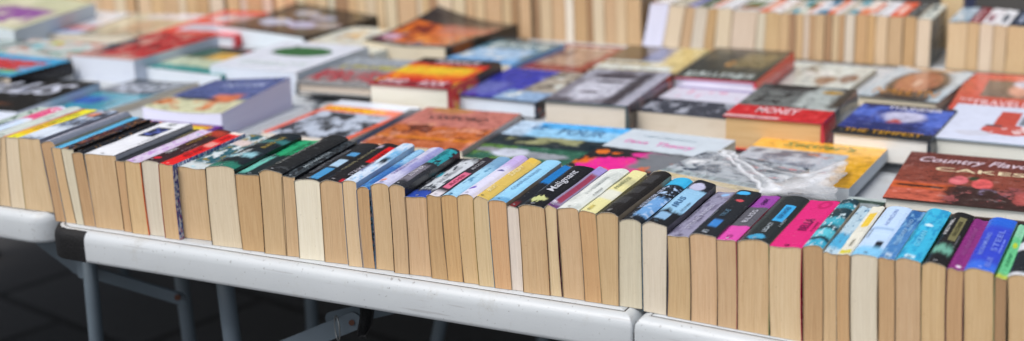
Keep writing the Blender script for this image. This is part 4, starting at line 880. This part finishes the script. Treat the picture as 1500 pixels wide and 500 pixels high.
# fold-out stay with ring and rust-coloured rivet
a, b = loc(395, 520, .06), loc(519, 470, .06)
stay = flat_bar('brace', a, b, .026, .004, STEEL, main)
flat_bar('brace', loc(488, 468, .10), loc(580, 446, .10), .024, .005, STEEL, main)
tube('rivet', [loc(515, 473, .054), loc(515, 473, .060)], .0042, RIVET, main)
bm = bmesh.new(); cc = loc(494, 481, .052); Rr = .0135; prev = None; ringv = []
for i in range(28):
    t = 2*math.pi*i/28; ce = cc+Vector((math.cos(t)*Rr*.62, -.5*Rr*math.cos(t), math.sin(t)*Rr*1.35))
    dn = Vector((math.cos(t), 0, math.sin(t)))
    ringv.append([bm.verts.new(ce+(dn*math.cos(q)+Vector((0, 1, 0))*math.sin(q))*.0012) for q in [2*math.pi*e/6 for e in range(6)]])
for i in range(28):
    A_, B_ = ringv[i], ringv[(i+1) % 28]
    for q in range(6): bm.faces.new([A_[q], A_[(q+1) % 6], B_[(q+1) % 6], B_[q]]).smooth = True
mesh_obj('locking_ring', bm, plain('zinc_wire', (150, 152, 152), .35, .8), main)
# black strap hanging under the edge
bm = bmesh.new(); pts = [(538, 448, 10.5), (537, 462, 10), (535, 474, 9.5), (532, 484, 8.5), (529, 492, 6)]
prev = None; rnd = random.Random(3)
for px, py, hw in pts:
    cpt = loc(px, py, .015); hw *= .0011
    r_ = [bm.verts.new(cpt+Vector((hw*f, .004*math.sin(f*3)+rnd.uniform(-.002, .002), rnd.uniform(-.0015, .0015)))) for f in (-1, -.5, 0, .5, 1)]
    if prev:
        for i in range(4): bm.faces.new([prev[i], prev[i+1], r_[i+1], r_[i]])
    prev = r_
bmesh.ops.solidify(bm, geom=bm.faces[:], thickness=.0035)
for i in range(16):                         # frayed end
    cpt = loc(529+rnd.uniform(-7, 7), 491, .015); e_ = cpt+Vector((rnd.uniform(-.006, .006), rnd.uniform(-.004, .004), -rnd.uniform(.002, .008)))
    v_ = [bm.verts.new(cpt+Vector((-.0004, 0, 0))), bm.verts.new(cpt+Vector((.0004, 0, 0))), bm.verts.new(e_)]; bm.faces.new(v_)
mesh_obj('strap', bm, plain('frayed_webbing', (30, 31, 34), .75, var=.5, scale=160, bump=.8), main)
# black tape round the table corner: follows the rounded edge 0.6 mm proud
bm = bmesh.new()
prof = [(-.0004, -LIP+.0012), (-.0009, -LIP+.007), (-.0008, -.016), (.0004, -.0085), (.0040, -.0027), (.0088, -.0001)]
prev = None
for s in range(40):
    L_ = s/39*.118
    row = []
    for ins, z in prof:
        r = .045; ar = math.pi/2*r
        # path: down the left side, round the corner, along the front
        if L_ < .012: x, y, nx, ny = 0, r+.012-L_, -1, 0
        elif L_ < .012+ar:
            t = (L_-.012)/r; x, y = r-r*math.cos(t), r-r*math.sin(t); nx, ny = -math.cos(t), -math.sin(t)
        else: x, y, nx, ny = r+(L_-.012-ar), 0, 0, -1
        jit = .0005*mnoise.noise(Vector((L_*90, z*90, 1)))
        row.append(bm.verts.new((-1.502-mox+x-nx*ins*1+nx*jit, y-ny*ins+ny*jit, TZ+z+(.0006*mnoise.noise(Vector((L_*120, 0, 2))) if z > -.003 else 0))))
    if prev:
        for i in range(len(row)-1): bm.faces.new([prev[i], row[i], row[i+1], prev[i+1]]).smooth = True
    prev = row
mesh_obj('corner_tape', bm, TAPE, main)

# ------------------------------------------------------------------ paving
def ground():
    g = G('stone_paving'); tc = g.node('ShaderNodeTexCoord').outputs['Object']
    mp = g.node('ShaderNodeMapping'); g.nt.links.new(tc, mp.inputs[0]); mp.inputs['Rotation'].default_value = (0, 0, math.radians(14))
    br = g.node('ShaderNodeTexBrick'); g.nt.links.new(mp.outputs[0], br.inputs[0])
    for k_, v_ in (('Scale', 1.0), ('Mortar Size', .016), ('Mortar Smooth', .3), ('Brick Width', .62), ('Row Height', .42)): br.inputs[k_].default_value = v_
    br.inputs['Color1'].default_value = (.085, .085, .087, 1); br.inputs['Color2'].default_value = (.055, .055, .057, 1); br.inputs['Mortar'].default_value = (.006, .006, .006, 1)
    n = g.noise(tc, 30, 6, .7)
    c = g.mix(g.math('MULTIPLY', n, .7), br.outputs[0], (.03, .03, .03, 1))
    sp = g.step(g.noise(tc, 55, 2), .74, .77)
    c = g.mix(g.math('MULTIPLY', sp, .5), c, (.22, .20, .17, 1))
    g.put(g.b.inputs['Base Color'], c); g.b.inputs['Roughness'].default_value = .75
    g.bump(g.math('SUBTRACT', g.math('MULTIPLY', n, .3), br.outputs['Fac']), .6, .006)
    bm = bmesh.new(); s = 400
    bm.faces.new([bm.verts.new(p) for p in ((-s, -s, 0), (s, -s, 0), (s, s, 0), (-s, s, 0))])
    tag(mesh_obj('ground', bm, g.m), kind='structure')
ground()

# ------------------------------------------------------------------ dark wall added behind the tables to darken reflections in the covers
bm = bmesh.new()
def wbox(x0, x1, y0, y1, z0, z1):
    v = [bm.verts.new(p) for p in ((x0,y0,z0),(x1,y0,z0),(x1,y1,z0),(x0,y1,z0),(x0,y0,z1),(x1,y0,z1),(x1,y1,z1),(x0,y1,z1))]
    for q in ((0,1,5,4),(1,2,6,5),(2,3,7,6),(3,0,4,7),(4,5,6,7),(3,2,1,0)): bm.faces.new([v[i] for i in q])
wbox(-16, 9, 6.0, 6.5, 0, 5.2); wbox(-16.1, 9.1, 5.9, 6.6, 5.2, 5.5); wbox(-16.05, 9.05, 5.92, 5.999, 0, .5)
for i in range(9): wbox(-15.5+i*2.95, -15.0+i*2.95, 5.85, 5.998, .502, 5.198)
wl = mesh_obj('added_wall', bm, plain('dark_backdrop', (74, 72, 70), .85, var=.35, scale=3, bump=.5))
tag(wl, 'added dark wall beyond the book tables, darkening reflections in the covers', 'wall')

# ------------------------------------------------------------------ light
w = bpy.data.worlds.new('World'); bpy.context.scene.world = w; w.use_nodes = True
nt = w.node_tree; bg = nt.nodes['Background']
sky = nt.nodes.new('ShaderNodeTexSky'); sky.sky_type = 'NISHITA'; sky.sun_disc = False
ELEV, AZ = math.radians(57), math.radians(200)     # sun behind the camera and a little left
sky.sun_elevation = ELEV; sky.sun_rotation = AZ
sky.air_density = 1.2; sky.dust_density = 4.0; sky.ozone_density = 1.0
hs = nt.nodes.new('ShaderNodeHueSaturation'); hs.inputs['Saturation'].default_value = .7
nt.links.new(sky.outputs[0], hs.inputs['Color']); nt.links.new(hs.outputs[0], bg.inputs[0])
bg.inputs[1].default_value = .15
sun = bpy.data.lights.new('sun', 'SUN'); sun.energy = 1.9; sun.angle = math.radians(24); sun.color = (1, .985, .96)
so = link(bpy.data.objects.new('sun', sun))
sd = Vector((math.sin(AZ)*math.cos(ELEV), math.cos(AZ)*math.cos(ELEV), math.sin(ELEV)))
so.rotation_euler = sd.to_track_quat('Z', 'Y').to_euler()

cam = bpy.data.cameras.new('camera'); cam.sensor_width = 36; cam.lens = F/1500*36
cam.clip_start = .05; cam.clip_end = 1000
co = link(bpy.data.objects.new('camera', cam))
m = Matrix((RIGHT, UP, -FWD)).transposed().to_4x4(); m.translation = CAM; co.matrix_world = m
cam.dof.use_dof = True; cam.dof.focus_distance = 1.80; cam.dof.aperture_fstop = 2.5
cam.dof.aperture_blades = 0
sc = bpy.context.scene; sc.camera = co
sc.view_settings.view_transform = 'Standard'; sc.view_settings.look = 'None'; sc.view_settings.gamma = 1
sc.view_settings.exposure = 0.10
sc.cycles.use_denoising = True
sc.cycles.max_bounces = 8; sc.cycles.transparent_max_bounces = 12
